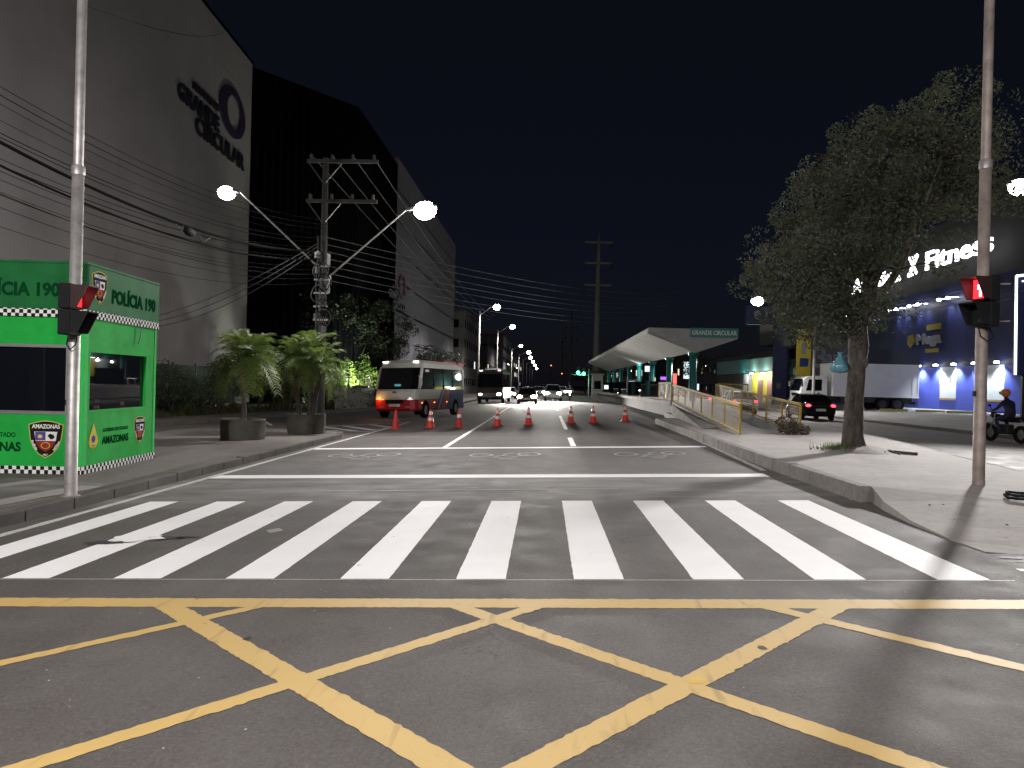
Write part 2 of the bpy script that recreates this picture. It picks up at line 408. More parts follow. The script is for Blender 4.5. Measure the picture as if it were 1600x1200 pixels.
# ------------------------------------------------------------------ mesh builder
class MB:
    def __init__(s): s.v = []; s.f = []; s.sm = []
    def add(s, vs, fs, smooth=False):
        o = len(s.v)
        s.v += [tuple(v) for v in vs]
        s.f += [tuple(i + o for i in f) for f in fs]
        s.sm += [smooth] * len(fs)
        return s
    def box(s, x0, x1, y0, y1, z0, z1):
        return s.add([(x0,y0,z0),(x1,y0,z0),(x1,y1,z0),(x0,y1,z0),(x0,y0,z1),(x1,y0,z1),(x1,y1,z1),(x0,y1,z1)],
                     [(0,3,2,1),(4,5,6,7),(0,1,5,4),(1,2,6,5),(2,3,7,6),(3,0,4,7)])
    def obox(s, c, size, rot=(0,0,0)):
        m = Matrix.Translation(c) @ Euler(rot).to_matrix().to_4x4()
        a, b, d = size[0]/2, size[1]/2, size[2]/2
        vs = [m @ Vector(p) for p in [(-a,-b,-d),(a,-b,-d),(a,b,-d),(-a,b,-d),(-a,-b,d),(a,-b,d),(a,b,d),(-a,b,d)]]
        return s.add(vs, [(0,3,2,1),(4,5,6,7),(0,1,5,4),(1,2,6,5),(2,3,7,6),(3,0,4,7)])
    def bar(s, p0, p1, w, h):
        p0, p1 = Vector(p0), Vector(p1)
        d = (p1 - p0).normalized()
        up = Vector((0,0,1)) if abs(d.z) < 0.95 else Vector((0,1,0))
        a = d.cross(up).normalized() * (w/2)
        b = a.cross(d).normalized() * (h/2)
        vs = [p0-a-b, p0+a-b, p0+a+b, p0-a+b, p1-a-b, p1+a-b, p1+a+b, p1-a+b]
        return s.add(vs, [(0,1,2,3),(7,6,5,4),(0,4,5,1),(1,5,6,2),(2,6,7,3),(3,7,4,0)])
    def path(s, pts, rad, n=8, caps=True, smooth=True):
        pts = [Vector(p) for p in pts]
        if isinstance(rad, (int, float)): rad = [rad] * len(pts)
        rings = []
        prev = None
        for i, p in enumerate(pts):
            d = (pts[min(i+1, len(pts)-1)] - pts[max(i-1, 0)]).normalized()
            if prev is None:
                up = Vector((0,0,1)) if abs(d.z) < 0.9 else Vector((1,0,0))
                a = d.cross(up).normalized()
            else:
                a = (prev - d * prev.dot(d)).normalized()
            prev = a
            b = d.cross(a).normalized()
            rings.append([p + (a*math.cos(t) + b*math.sin(t)) * rad[i] for t in [2*math.pi*k/n for k in range(n)]])
        vs = [v for r_ in rings for v in r_]
        fs = []
        for i in range(len(pts)-1):
            for k in range(n):
                fs.append((i*n+k, i*n+(k+1)%n, (i+1)*n+(k+1)%n, (i+1)*n+k))
        s.add(vs, fs, smooth)
        if caps:
            s.add(rings[0], [tuple(range(n))[::-1]]); s.add(rings[-1], [tuple(range(n))])
        return s
    def lathe(s, prof, n=20, o=(0,0,0), smooth=True):
        vs = []; fs = []
        for r_, z in prof:
            for k in range(n):
                t = 2*math.pi*k/n
                vs.append((o[0]+r_*math.cos(t), o[1]+r_*math.sin(t), o[2]+z))
        for i in range(len(prof)-1):
            for k in range(n):
                fs.append((i*n+k, i*n+(k+1)%n, (i+1)*n+(k+1)%n, (i+1)*n+k))
        s.add(vs, fs, smooth)
        if prof[0][0] > 0.001: s.add(vs[:n], [tuple(range(n))[::-1]])
        if prof[-1][0] > 0.001: s.add(vs[-n:], [tuple(range(n))])
        return s
    def ball(s, c, r_, nu=12, nv=8, jit=0.0, rnd=None):
        if isinstance(r_, (int, float)): r_ = (r_, r_, r_)
        vs = []; fs = []
        for j in range(nv+1):
            ph = math.pi * j / nv
            for k in range(nu):
                t = 2*math.pi*k/nu
                q = 1 + (rnd.uniform(-jit, jit) if (rnd and 0 < j < nv) else 0)
                vs.append((c[0]+r_[0]*math.sin(ph)*math.cos(t)*q, c[1]+r_[1]*math.sin(ph)*math.sin(t)*q, c[2]+r_[2]*math.cos(ph)*q))
        for j in range(nv):
            for k in range(nu):
                fs.append((j*nu+k, (j+1)*nu+k, (j+1)*nu+(k+1)%nu, j*nu+(k+1)%nu))
        return s.add(vs, fs, True)
    def prism(s, pts, a0, a1, axis='z'):
        n = len(pts)
        def P(p, a):
            return {'z': (p[0], p[1], a), 'x': (a, p[0], p[1]), 'y': (p[0], a, p[1])}[axis]
        vs = [P(p, a0) for p in pts] + [P(p, a1) for p in pts]
        fs = [tuple(range(n))[::-1], tuple(range(n, 2*n))]
        for i in range(n): fs.append((i, (i+1) % n, n+(i+1) % n, n+i))
        return s.add(vs, fs)
    def loft(s, secs, smooth=True, caps=True):
        n = len(secs[0])
        vs = [p for q in secs for p in q]
        fs = []
        for i in range(len(secs)-1):
            for k in range(n):
                fs.append((i*n+k, i*n+(k+1) % n, (i+1)*n+(k+1) % n, (i+1)*n+k))
        s.add(vs, fs, smooth)
        if caps:
            s.add(secs[0], [tuple(range(n))[::-1]]); s.add(secs[-1], [tuple(range(n))])
        return s
    def mesh(s, name, fix=True):
        me = bpy.data.meshes.new(name)
        me.from_pydata(s.v, [], s.f)
        me.polygons.foreach_set('use_smooth', s.sm)
        if fix and len(s.f) < 6000:
            import bmesh
            bm = bmesh.new(); bm.from_mesh(me)
            bmesh.ops.recalc_face_normals(bm, faces=bm.faces)
            bm.to_mesh(me); bm.free()
        me.update()
        return me

def link(name, me, material, parent=None, bevel=0.0):
    if isinstance(me, MB): me = me.mesh(name)
    o = bpy.data.objects.new(name, me)
    COL.objects.link(o)
    if material is not None:
        if len(me.materials) == 0: me.materials.append(M[material])
    if parent is not None: o.parent = parent
    if bevel > 0:
        b = o.modifiers.new('bevel', 'BEVEL'); b.width = bevel; b.segments = 2; b.limit_method = 'ANGLE'
        b.angle_limit = R(40)
    return o
part = link
def thing(name, label, cat, loc=(0,0,0), rz=0.0, group=None, rx=0.0, ry=0.0):
    o = bpy.data.objects.new(name, None)
    o.empty_display_size = 0.2
    COL.objects.link(o)
    o.location = loc; o.rotation_euler = (rx, ry, rz)
    return tag(o, label, cat, group)
def tag(o, label, cat, group=None):
    o['label'] = label; o['category'] = cat
    if group: o['group'] = group
    return o
def struct(name, me, material):
    o = link(name, me, material); o['kind'] = 'structure'; return o
def copy_tree(o, parent=None):
    c = o.copy(); COL.objects.link(c); c.parent = parent
    for ch in list(o.children): copy_tree(ch, c)
    return c
def light(kind, name, loc, power, parent=None, target=None, color=(1, 0.97, 0.94), size=0.3, spot=120, blend=0.5):
    d = bpy.data.lights.new(name, kind)
    d.energy = power; d.color = color
    if kind == 'SPOT':
        d.spot_size = R(spot); d.spot_blend = blend; d.shadow_soft_size = size
    elif kind == 'POINT': d.shadow_soft_size = size
    elif kind == 'AREA': d.shape = 'DISK'; d.size = size
    o = bpy.data.objects.new(name, d)
    COL.objects.link(o)
    o.location = loc
    if parent is not None: o.parent = parent
    if target is not None:
        o.rotation_euler = (Vector(target) - Vector(loc)).to_track_quat('-Z', 'Y').to_euler()
    return o

def text_mesh(body, height, depth=0.01, bold=0.0, width=None, shear=0.0, space=1.0):
    cu = bpy.data.curves.new('lettering', 'FONT')
    cu.body = body; cu.size = 1.0; cu.extrude = 0.01; cu.offset = bold; cu.shear = shear
    cu.align_x = 'CENTER'; cu.align_y = 'CENTER'; cu.resolution_u = 3; cu.space_character = space
    to = bpy.data.objects.new('lettering_tmp', cu)
    COL.objects.link(to)
    dg = bpy.context.evaluated_depsgraph_get()
    me = bpy.data.meshes.new_from_object(to.evaluated_get(dg))
    bpy.data.objects.remove(to); bpy.data.curves.remove(cu)
    me.materials.clear()
    xs = [v.co.x for v in me.vertices]; ys = [v.co.y for v in me.vertices]
    cx, cy = (min(xs)+max(xs))/2, (min(ys)+max(ys))/2
    sy = height / (max(ys)-min(ys)); sx = width/(max(xs)-min(xs)) if width else sy
    for v in me.vertices:
        v.co.x = (v.co.x-cx)*sx; v.co.y = (v.co.y-cy)*sy; v.co.z = v.co.z/0.01*depth
    me.update()
    return me
def lettering(body, height, material, parent, loc, rot, depth=0.006, bold=0.0, width=None, name='lettering', shear=0.0, space=1.0):
    o = link(name, text_mesh(body, height, depth, bold, width, shear, space), material, parent)
    o.location = loc; o.rotation_euler = rot
    return o

def leaf_cloud(mb, rnd, c, rad, n, size, droop=0.3, aspect=2.2, shell=0.45):
    for _ in range(n):
        while True:
            p = Vector((rnd.uniform(-1,1), rnd.uniform(-1,1), rnd.uniform(-1,1)))
            if p.length <= 1: break
        if p.length > 0.001: p = p.normalized() * (p.length ** shell)
        q = Vector((c[0]+p.x*rad[0], c[1]+p.y*rad[1], c[2]+p.z*rad[2]))
        d = Vector((rnd.gauss(0,1), rnd.gauss(0,1), rnd.gauss(0,0.7)-droop)).normalized()
        a = d.cross(Vector((rnd.gauss(0,1), rnd.gauss(0,1), rnd.gauss(0,1)))).normalized()
        L = size * rnd.uniform(0.6, 1.35); W = L / aspect
        mb.add([q-d*L*0.5, q+a*W*0.5, q+d*L*0.5, q-a*W*0.5], [(0,1,2,3)])

S = 0.034047   # crossfall of the near carriageway
def zr(x):     # height of the carriageway surface
    if x <= -6.75: return -0.23
    if x <= 4.6: return S * x
    if x <= 7: return 0.157 + (0.12-0.157) * (x-4.6)/2.4
    return 0.12 - 0.02*min(1, (x-7)/10)

# ================================================================== SETTING
g = MB(); g.add([(-900,-300,-0.42),(900,-300,-0.42),(900,1500,-0.42),(-900,1500,-0.42)], [(0,1,2,3)])
struct('ground', g, 'ground_soil')

road_mb = MB()
xs = [-60, -15.2, -6.75, 4.6, 7, 17, 19, 60]; ys = [-30, 7.2, 60, 900]
for j in range(len(ys)-1):
    for i in range(len(xs)-1):
        if j > 0 and (i == 0 or i == len(xs)-2): continue
        q = [(xs[i],ys[j]),(xs[i+1],ys[j]),(xs[i+1],ys[j+1]),(xs[i],ys[j+1])]
        road_mb.add([(x,y,zr(x)) for x,y in q], [(0,1,2,3)])
road = struct('road', road_mb, 'asphalt')

rw = random.Random(3)
def on_road(pts2, lift=0.004):
    return [(x, y, zr(x)+lift) for x, y in pts2]
def marking(name, pts2, material, lift=0.004):
    mb = MB(); mb.add(on_road(pts2, lift), [tuple(range(len(pts2)))])
    return part(name, mb, material, road)
def stroke(name, p0, p1, w, material, lift=0.002, ragged=0.0, step=0.12):
    """a painted line as a strip with slightly uneven edges"""
    a, b = Vector((*p0,0)), Vector((*p1,0))
    d = (b-a); L = d.length; d.normalize(); n = Vector((-d.y, d.x, 0))
    k = max(2, int(L/step)) if ragged > 0 else max(2, int(L/3))
    vs = []; fs = []
    for i in range(k+1):
        c = a + d*(L*i/k)
        e0 = w/2 + rw.uniform(-1,1)*ragged + (rw.random() < 0.12)*ragged*1.5
        e1 = w/2 + rw.uniform(-1,1)*ragged
        for q in (c+n*e0, c-n*e1): vs.append((q.x, q.y, zr(q.x)+lift))
    for i in range(k): fs.append((2*i, 2*i+1, 2*i+3, 2*i+2))
    mb = MB(); mb.add(vs, fs)
    return part(name, mb, material, road)

# zebra crossing
for i in range(10):
    x0 = -5.90 + 1.031*i
    pts = []
    stroke('crosswalk_stripe', (x0+0.215, 6.74-0.004*i), (x0+0.205, 11.32-0.012*i), 0.435, 'white_paint', 0.002, 0.0025, 0.10)
stroke('guide_line', (-6.6, 6.72), (4.0, 6.68), 0.014, 'worn_white_paint', 0.0014)
stroke('guide_line', (-6.2, 11.34), (4.0, 11.24), 0.010, 'faded_white_paint', 0.0014)
# stop lines and bicycle box
stroke('stop_line', (-6.3, 14.45), (4.08, 14.25), 0.50, 'white_paint', 0.002, 0.006, 0.3)
stroke('stop_line', (-6.45, 20.9), (4.30, 20.75), 0.40, 'white_paint', 0.002, 0.006, 0.3)
# lane lines
stroke('lane_line', (-2.75, 21.1), (-2.78, 60), 0.14, 'white_paint', 0.002, 0.006, 0.4)
for k, (y0, y1) in enumerate([(21.2, 24.6), (29.2, 42.0), (50, 58), (66, 74), (82, 90), (98, 106)]):
    stroke('lane_dash', (0.80, y0), (0.80, y1), 0.15, 'white_paint', 0.002, 0.005, 0.4)
stroke('edge_line', (-6.33, 8.0), (-6.42, 36.1), 0.13, 'worn_white_paint', 0.0028, 0.01, 0.3)
stroke('edge_line', (4.24, 15.0), (5.70, 52.0), 0.12, 'worn_white_paint', 0.0028, 0.01, 0.3)
stroke('edge_line', (5.70, 52.0), (6.05, 100.0), 0.12, 'worn_white_paint', 0.0028)
# painted cable shadow and joints across the carriageways
stroke('tar_joint', (-6.7, 26.6), (4.6, 26.4), 0.10, 'tar', 0.001, 0.012, 0.3)  # dark strip laid as the shadow of an overhead cable
stroke('tar_joint', (9.2, 19.2), (17.2, 22.6), 0.10, 'tar', 0.001, 0.012, 0.3)
stroke('tar_joint', (-4.6, 12.4), (1.2, 12.55), 0.05, 'faded_white_paint', 0.001, 0.012, 0.3)
# gore chevrons beside the side road
stroke('gore_line', (-6.45, 36.3), (-9.9, 29.4), 0.14, 'worn_white_paint', 0.006, 0.008, 0.3)
stroke('gore_line', (-6.55, 28.6), (-9.9, 29.3), 0.14, 'worn_white_paint', 0.007, 0.008, 0.3)
for (a, b) in [((-6.6, 29.6), (-8.4, 31.9)), ((-6.5, 31.8), (-7.7, 33.6)), ((-7.2, 29.0), (-9.1, 30.9))]:
    stroke('gore_bar', a, b, 0.36, 'worn_white_paint', 0.00285, 0.01, 0.3)
stroke('lane_line', (-11.2, 31.0), (-12.9, 34.6), 0.16, 'worn_white_paint', 0.0028, 0.01, 0.3)
stroke('lane_line', (-10.2, 33.6), (-12.6, 38.6), 0.14, 'worn_white_paint', 0.0028, 0.01, 0.3)
# yellow junction box
for a, b, w, l in [((-7.5, 5.98), (6.5, 5.97), 0.24, 0.0020),
                   ((-2.98, 5.95), (0.62, 2.4), 0.175, 0.0026), ((-2.12, 5.95), (-4.6, 3.3), 0.11, 0.0032),
                   ((0.03, 5.96), (-3.4, 2.15), 0.13, 0.0032), ((-0.70, 5.96), (2.75, 2.35), 0.14, 0.0026),
                   ((2.28, 5.95), (-1.05, 2.3), 0.165, 0.0032), ((1.66, 5.95), (4.6, 2.75), 0.13, 0.0029)]:
    stroke('junction_box_line', a, b, w, 'yellow_paint', l, 0.006, 0.035)
# bicycle symbols
def bicycle(cx, cy):
    mb = MB()
    def ring(x, y, rx, ry, t):
        n = 26; vs = []; fs = []
        for k in range(n):
            a = 2*math.pi*k/n
            for q in (1.0, 1.0-t): vs.append((x+rx*q*math.cos(a), y+ry*q*math.sin(a)))
        for k in range(n): fs.append((2*k, 2*k+1, 2*((k+1) % n)+1, 2*((k+1) % n)))
        mb.add([(p[0], p[1], zr(p[0])+0.004) for p in vs], fs)
    ring(cx-0.58, cy+0.05, 0.30, 0.48, 0.24); ring(cx+0.58, cy+0.25, 0.30, 0.48, 0.24)
    def seg(p, q, w):
        a, b = Vector((*p,0)), Vector((*q,0)); n = (b-a).normalized(); n = Vector((-n.y, n.x, 0))*w/2
        mb.add([(v.x, v.y, zr(v.x)+0.0045) for v in (a+n, b+n, b-n, a-n)], [(0,1,2,3)])
    seg((cx-0.58, cy+0.05), (cx-0.05, cy-0.15), 0.08); seg((cx+0.58, cy+0.25), (cx+0.22, cy-0.5), 0.08)
    seg((cx-0.05, cy-0.15), (cx+0.28, cy-0.42), 0.09); seg((cx-0.28, cy-0.62), (cx+0.02, cy+0.15), 0.10)
    seg((cx-0.35, cy-0.62), (cx+0.30, cy-0.62), 0.10); seg((cx-0.10, cy-0.9), (cx+0.22, cy-0.9), 0.16)
    seg((cx-0.05, cy+0.30), (cx+0.20, cy+0.62), 0.10)
    part('bicycle_symbol', mb, 'faded_white_paint', road)
bicycle(-4.45, 18.75); bicycle(-0.95, 18.6); bicycle(2.55, 18.6)
# worn repair around the drain on the second stripe, and two small patches
def blob(name, cx, cy, rx, ry, material, lift, seed, n=18, j=0.35):
    r_ = random.Random(seed)
    pts = [(cx+rx*math.cos(2*math.pi*k/n)*(1+r_.uniform(-j, j)), cy+ry*math.sin(2*math.pi*k/n)*(1+r_.uniform(-j, j))) for k in range(n)]
    return marking(name, pts, material, lift)
blob('asphalt_patch', -4.85, 8.30, 0.26, 0.07, 'tar', 0.0062, 2, 26, 0.6)
blob('asphalt_patch', -4.25, 8.55, 0.28, 0.10, 'tar', 0.0064, 5, 26, 0.6)
blob('asphalt_patch', -4.60, 8.55, 0.30, 0.20, 'white_paint', 0.0078, 9, 22, 0.25)
blob('asphalt_patch', -3.18, 9.0, 0.11, 0.16, 'median_concrete', 0.003, 4, 4, 0.05)
blob('paint_spill', 0.90, 4.42, 0.055, 0.05, 'ochre_strip', 0.0042, 6)
blob('paint_spill', 1.42, 4.98, 0.035, 0.04, 'soil', 0.0042, 8)
blob('asphalt_patch', -1.98, 5.12, 0.03, 0.035, 'tar', 0.0042, 12)

# ---- left pavement island with kerb stones
def arc(cx, cy, r_, a0, a1, n=8):
    return [(cx+r_*math.cos(R(a0+(a1-a0)*k/n)), cy+r_*math.sin(R(a0+(a1-a0)*k/n))) for k in range(n+1)]
isl = [(-40, 7.6)] + arc(-8.4, 9.25, 1.65, -90, 0) + arc(-9.3, 24.9, 2.55, 0, 90) + arc(-10.3, 25.4, 2.0, 92, 180) + [(-12.3, 19.0), (-12.3, 17.4), (-40, 17.4)]
mb = MB(); n = len(isl)
mb.add([(x, y, -0.08) for x, y in isl], [tuple(range(n))])
pavement = struct('pavement', mb, 'pavers')
def kerb_run(pts, parent, material, top, h=0.3, w=0.15, L=1.0, seed=1, closed=False):
    r_ = random.Random(seed)
    P = [Vector((x, y, 0)) for x, y in pts]
    seq = [P[0]]; acc = 0.0
    # resample
    cum = [0]
    for i in range(len(P)-1): cum.append(cum[-1] + (P[i+1]-P[i]).length)
    k = max(1, int(cum[-1]/L))
    def at(s_):
        for i in range(len(P)-1):
            if s_ <= cum[i+1] + 1e-6:
                t = (s_-cum[i])/max(1e-6, cum[i+1]-cum[i]); return P[i].lerp(P[i+1], t)
        return P[-1]
    for i in range(k):
        a, b = at(cum[-1]*i/k), at(cum[-1]*(i+1)/k)
        d = (b-a).normalized()
        t = top(a.x, a.y) if callable(top) else top
        t += r_.uniform(-0.008, 0.008)
        m = MB(); m.bar(a+d*0.006+Vector((0,0,t-h/2)), b-d*0.006+Vector((0,0,t-h/2)), w+r_.uniform(-0.006, 0.006), h)
        part('kerb_stone', m, material, parent, 0.015)
kerb_run(isl[:28], pavement, 'dark_kerb', -0.065, 0.3, 0.16, 1.0, 4)
kerb_run(isl[27:29], pavement, 'dark_kerb', -0.065, 0.3, 0.16, 1.0, 5)
# dropped kerb ramp with pale strips by the signal post
for pts in ([(-7.7, 9.0), (-7.35, 9.0), (-6.95, 11.9), (-7.4, 11.9)], [(-8.9, 10.6), (-8.55, 10.6), (-8.15, 12.4), (-8.5, 12.4)]):
    m = MB(); m.add([(x, y, -0.074) for x, y in pts], [(0,1,2,3)]); part('ramp_strip', m, 'median_concrete', pavement)
m = MB(); m.add([(x, y, -0.077) for x, y in [(-9.5, 8.4), (-7.4, 8.4), (-7.0, 12.2), (-9.0, 12.6)]], [(0,1,2,3)]); part('ramp_slab', m, 'lot_concrete' if False else 'asphalt', pavement)

# far left pavement along the mall garden
EDGE = [(-15.4, 17.6), (-14.85, 28), (-13.35, 38), (-11.5, 47), (-9.6, 57), (-7.7, 68), (-7.7, 200)]
def edge_x(y):
    for (x0, y0), (x1, y1) in zip(EDGE, EDGE[1:]):
        if y <= y1: return x0+(x1-x0)*(y-y0)/(y1-y0)
    return EDGE[-1][0]
ring_ = EDGE + [(-9.2, 200), (-9.2, 69), (-11.0, 57.5), (-12.9, 47.5), (-14.8, 38.5), (-16.3, 28.5), (-16.9, 17.6)]
walk = struct('footpath', MB().prism(ring_, -0.42, -0.06), 'pavers')
kerb_run([(x+0.06, y) for x, y in EDGE[:6]]+[(-7.64, 100)], walk, 'dark_kerb', -0.05, 0.3, 0.16, 2.0, 6)
struct('garden_bed', MB().prism([(-9.22, 200), (-9.22, 69), (-11.02, 57.5), (-12.92, 47.5), (-14.82, 38.5), (-16.32, 28.5), (-16.92, 17.6), (-60, 17.6), (-60, 200)], -0.42, -0.03), 'soil')

# ---- median island
med = [(4.60, 11.0), (4.56, 15), (4.70, 24), (4.86, 33), (6.2, 34.6), (6.3, 41), (10.7, 41), (10.9, 30.4), (9.6, 21.5), (8.25, 13.5), (7.8, 11.0)]
mb = MB(); mb.add([(x, y, 0.38) for x, y in med], [tuple(range(len(med)))])
for i in range(len(med)-1):
    (x0, y0), (x1, y1) = med[i], med[i+1]
    mb.add([(x0,y0,0.0),(x1,y1,0.0),(x1,y1,0.38),(x0,y0,0.38)], [(0,1,2,3)])
rows = [[(4.60,11.0,.38),(6.2,11.0,.38),(7.8,11.0,.38)], [(4.47,10.3,.27),(6.1,10.2,.345),(7.75,10.2,.34)],
        [(4.36,9.3,.19),(6.0,9.2,.28),(7.6,9.1,.27)], [(4.33,8.3,.162),(5.9,8.3,.215),(7.35,8.2,.20)], [(4.36,7.75,.158),(5.8,7.6,.150),(7.2,7.5,.145)]]
for i in range(4):
    for k in range(2): mb.add([rows[i][k], rows[i][k+1], rows[i+1][k+1], rows[i+1][k]], [(0,1,2,3)])
for i in range(4):
    a, b = rows[i][2], rows[i+1][2]; mb.add([a, b, (b[0], b[1], 0), (a[0], a[1], 0)], [(0,1,2,3)])
    a, b = rows[i][0], rows[i+1][0]; mb.add([a, b, (b[0], b[1], 0), (a[0], a[1], 0)], [(0,1,2,3)])
median = struct('median_island', mb, 'median_concrete')
kerb_run([(4.53, 11.0), (4.47, 15), (4.61, 24), (4.77, 33)], median, 'kerb_concrete', 0.386, 0.34, 0.16, 1.0, 8)
kerb_run([(10.97, 30.4), (9.67, 21.5), (8.32, 13.5), (7.87, 11.0)], median, 'kerb_concrete', 0.384, 0.3, 0.12, 1.0, 9)
# dirt swept to the foot of the kerb and the open drain at the right edge
blob('asphalt_patch', 4.85, 7.45, 0.42, 0.22, 'tar', 0.006, 21, 22, 0.3)
stroke('edge_line', (4.25, 7.05), (6.3, 6.7), 0.07, 'worn_white_paint', 0.0028, 0.008, 0.15)
m = MB(); rg = random.Random(31)
for k in range(46):
    x = 4.28 + rg.gauss(0, 0.07) + (0.15 if rg.random() < .2 else 0); y = rg.uniform(7.8, 30); s_ = rg.uniform(0.006, 0.02)
    m.ball((x if y > 11 else x+rg.uniform(0.3, 1.4), y, (zr(x) if y > 11 else 0.28)+s_*0.3), (s_, s_*1.3, s_*0.6), 6, 4, 0.3, rg)
o = link('kerb_rubble', m, 'kerb_concrete'); o['kind'] = 'stuff'; o['label'] = 'small grey stones and rubble at the foot of the median kerb'

# ---- forecourt of the shops on the right
mb = MB()
prof = [(17.3, 0.24), (28.2, 0.62), (90, 0.62)]
for i in range(2):
    (x0, z0), (x1, z1) = prof[i], prof[i+1]
    mb.add([(x0,-5,z0),(x1,-5,z1),(x1,84,z1),(x0,84,z0)], [(0,1,2,3)])
mb.add([(17.3,-5,0.0),(17.3,84,0.0),(17.3,84,.24),(17.3,-5,.24)], [(0,1,2,3)])
lot = struct('forecourt', mb, 'lot_concrete')
def zl(x): return 0.24 + (0.62-0.24)*min(1, max(0, (x-17.3)/10.9))
kerb_run([(17.22, 12), (17.22, 60)], lot, 'kerb_concrete', 0.25, 0.24, 0.14, 1.5, 12)
mb = MB(); mb.box(18.2, 27, 84.2, 420, -0.3, 0.26); struct('footpath', mb, 'lot_concrete')

# ================================================================== BUILDINGS, LEFT
def frame_on(loc, rz):  # local frame: x along wall, y outwards to the back, z up
    return loc, rz
mall = thing('mall_building', 'huge windowless grey mall wall with dark ring logo at upper left', 'building', (-19.89, 50, 0), R(90)+math.atan(0.05))
# local +x runs away from the camera along the wall (towards +Y), local +y points to -X (into the block)
PAN = [(-46, -38), (-38, -33.0), (-33.0, -25.5), (-25.5, -16.95), (-16.95, -12.6), (-12.6, -6.3), (-6.3, 0)]
for (a, b) in PAN:
    for (z0, z1) in ((-0.4, 20.2), (20.2, 22.45)):
        m = MB(); m.box(a+0.012, b-0.012, 0, 0.25, z0+0.012, z1-0.012); part('wall_panel', m, 'mall_wall', mall)
m = MB(); m.box(-46, -0.1, 0.22, 12, -0.4, 22.3); part('wall_core', m, 'mall_dark', mall)
m = MB(); m.box(-46, 0.05, -0.05, 0.35, 22.45, 22.62); part('parapet', m, 'mall_dark', mall)
def mall_logo(parent, s, cx, cz, m_ring, m_txt, y=-0.0, depth=0.12):
    # cx, cz: centre of the ring in the wall's local plane, s: size of the ring; reads left to right towards +x
    n = 40; mb = MB(); vs = []; fs = []
    for k in range(n):
        a = 2*math.pi*k/n
        wi = 0.64
        off = 0.10*s
        o1 = (cx + 1.42*s*math.cos(a), cz + s*math.sin(a)); i1 = (cx + off + 1.42*wi*s*0.86*math.cos(a), cz + 0.03*s + wi*1.05*s*math.sin(a))
        vs += [(o1[0], y-depth, o1[1]), (i1[0], y-depth, i1[1]), (i1[0], y-0.002, i1[1]), (o1[0], y-0.002, o1[1])]
    for k in range(n):
        b = 4*k; c = 4*((k+1) % n)
        fs += [(b, b+1, c+1, c), (b+1, b+2, c+2, c+1), (b+3, b, c, c+3)]
    mb.add(vs, fs); part('logo_ring', mb, m_ring, parent)
    for txt, h, w, x, z in (('SHOPPING', 0.28*s, 2.4*s, cx-2.75*s, cz-0.38*s), ('GRANDE', 0.62*s, 3.75*s, cx-3.3*s, cz-1.0*s), ('CIRCULAR', 0.66*s, 5.1*s, cx-1.1*s, cz-1.68*s)):
        lettering(txt, h, m_txt, parent, (x, y-depth*0.5, z), (R(90), 0, 0), depth*0.5, 0.035, w)
mall_logo(mall, 1.5, -3.55, 18.0, 'logo_purple', 'logo_dark')

wing = thing('mall_wing', 'dark louvred mall facade between the logo wall and the farther lit wall', 'building', (0, 0, 0))
foot = [(-19.86, 50.08), (-14.6, 57.3), (-14.6, 71.9), (-40, 71.9), (-40, 50.08)]
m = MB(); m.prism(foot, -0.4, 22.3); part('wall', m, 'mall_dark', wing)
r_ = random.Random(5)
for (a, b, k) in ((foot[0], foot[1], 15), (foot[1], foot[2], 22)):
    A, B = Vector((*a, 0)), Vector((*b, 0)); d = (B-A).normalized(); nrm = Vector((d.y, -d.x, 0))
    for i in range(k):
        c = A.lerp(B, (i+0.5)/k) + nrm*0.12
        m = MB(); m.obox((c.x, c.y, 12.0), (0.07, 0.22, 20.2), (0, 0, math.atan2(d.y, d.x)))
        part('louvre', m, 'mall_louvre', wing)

annex = thing('mall_annex', 'pale mall wall with ring logo lit from below behind the trees', 'building', (-14.45, 72, 0), R(90))
for i in range(11):
    for z0 in range(8):
        m = MB(); m.box(i*4.2+0.01, i*4.2+4.19, 0, 0.2, z0*2.86-0.2+0.012, z0*2.86+2.66-0.012+0.2); part('wall_panel', m, 'mall_wall_b', annex)
m = MB(); m.box(0.02, 46.2, 0.17, 14, -0.4, 22.8); part('wall_core', m, 'mall_wall_b', annex)
mall_logo(annex, 1.25, 3.2, 11.0, 'logo_red', 'logo_dark', 0, 0.15)

# far blocks along the left of the avenue
rb = random.Random(11)
def far_block(x0, x1, y0, y1, h, material, label, lit=0.12, side='x', face=None):
    t = thing('far_building', label, 'building', ((x0+x1)/2, (y0+y1)/2, 0.0), 0, 'dim buildings along the avenue')
    w, d = (x1-x0)/2, (y1-y0)/2
    m = MB(); m.box(-w, w, -d, d, -0.4, h); part('wall', m, material, t)
    m = MB(); m.box(-w-0.15, w+0.15, -d-0.15, d+0.15, h, h+0.35); part('roof', m, 'building_dark', t)
    sx = 1 if x0 < 0 else -1
    nz = max(1, int(h/3.2))
    for k in range(int(2*d/3.4)):
        for j in range(nz):
            y = -d+1.7+k*3.4; z = 1.2+j*3.1
            lm = 'glass_dark'
            q = rb.random()
            if q < lit: lm = 'window_warm' if rb.random() < 0.5 else 'window_cool'
            m = MB(); m.box(sx*w if sx > 0 else -w-0.05, sx*w+0.05 if sx > 0 else -w, y-0.7, y+0.7, z, z+1.3); part('window', m, lm, t)
    for k in range(int(2*w/3.2)):
        for j in range(nz):
            x = -w+1.6+k*3.2; z = 1.2+j*3.1
            lm = 'glass_dark' if rb.random() > lit*0.6 else 'window_warm'
            m = MB(); m.box(x-0.7, x+0.7, -d-0.05, -d, z, z+1.3); part('window', m, lm, t)
    return t
far_block(-26, -13.2, 122, 150, 13, 'building_mid', 'flat-roofed dim block just beyond the mall annex', 0.03)
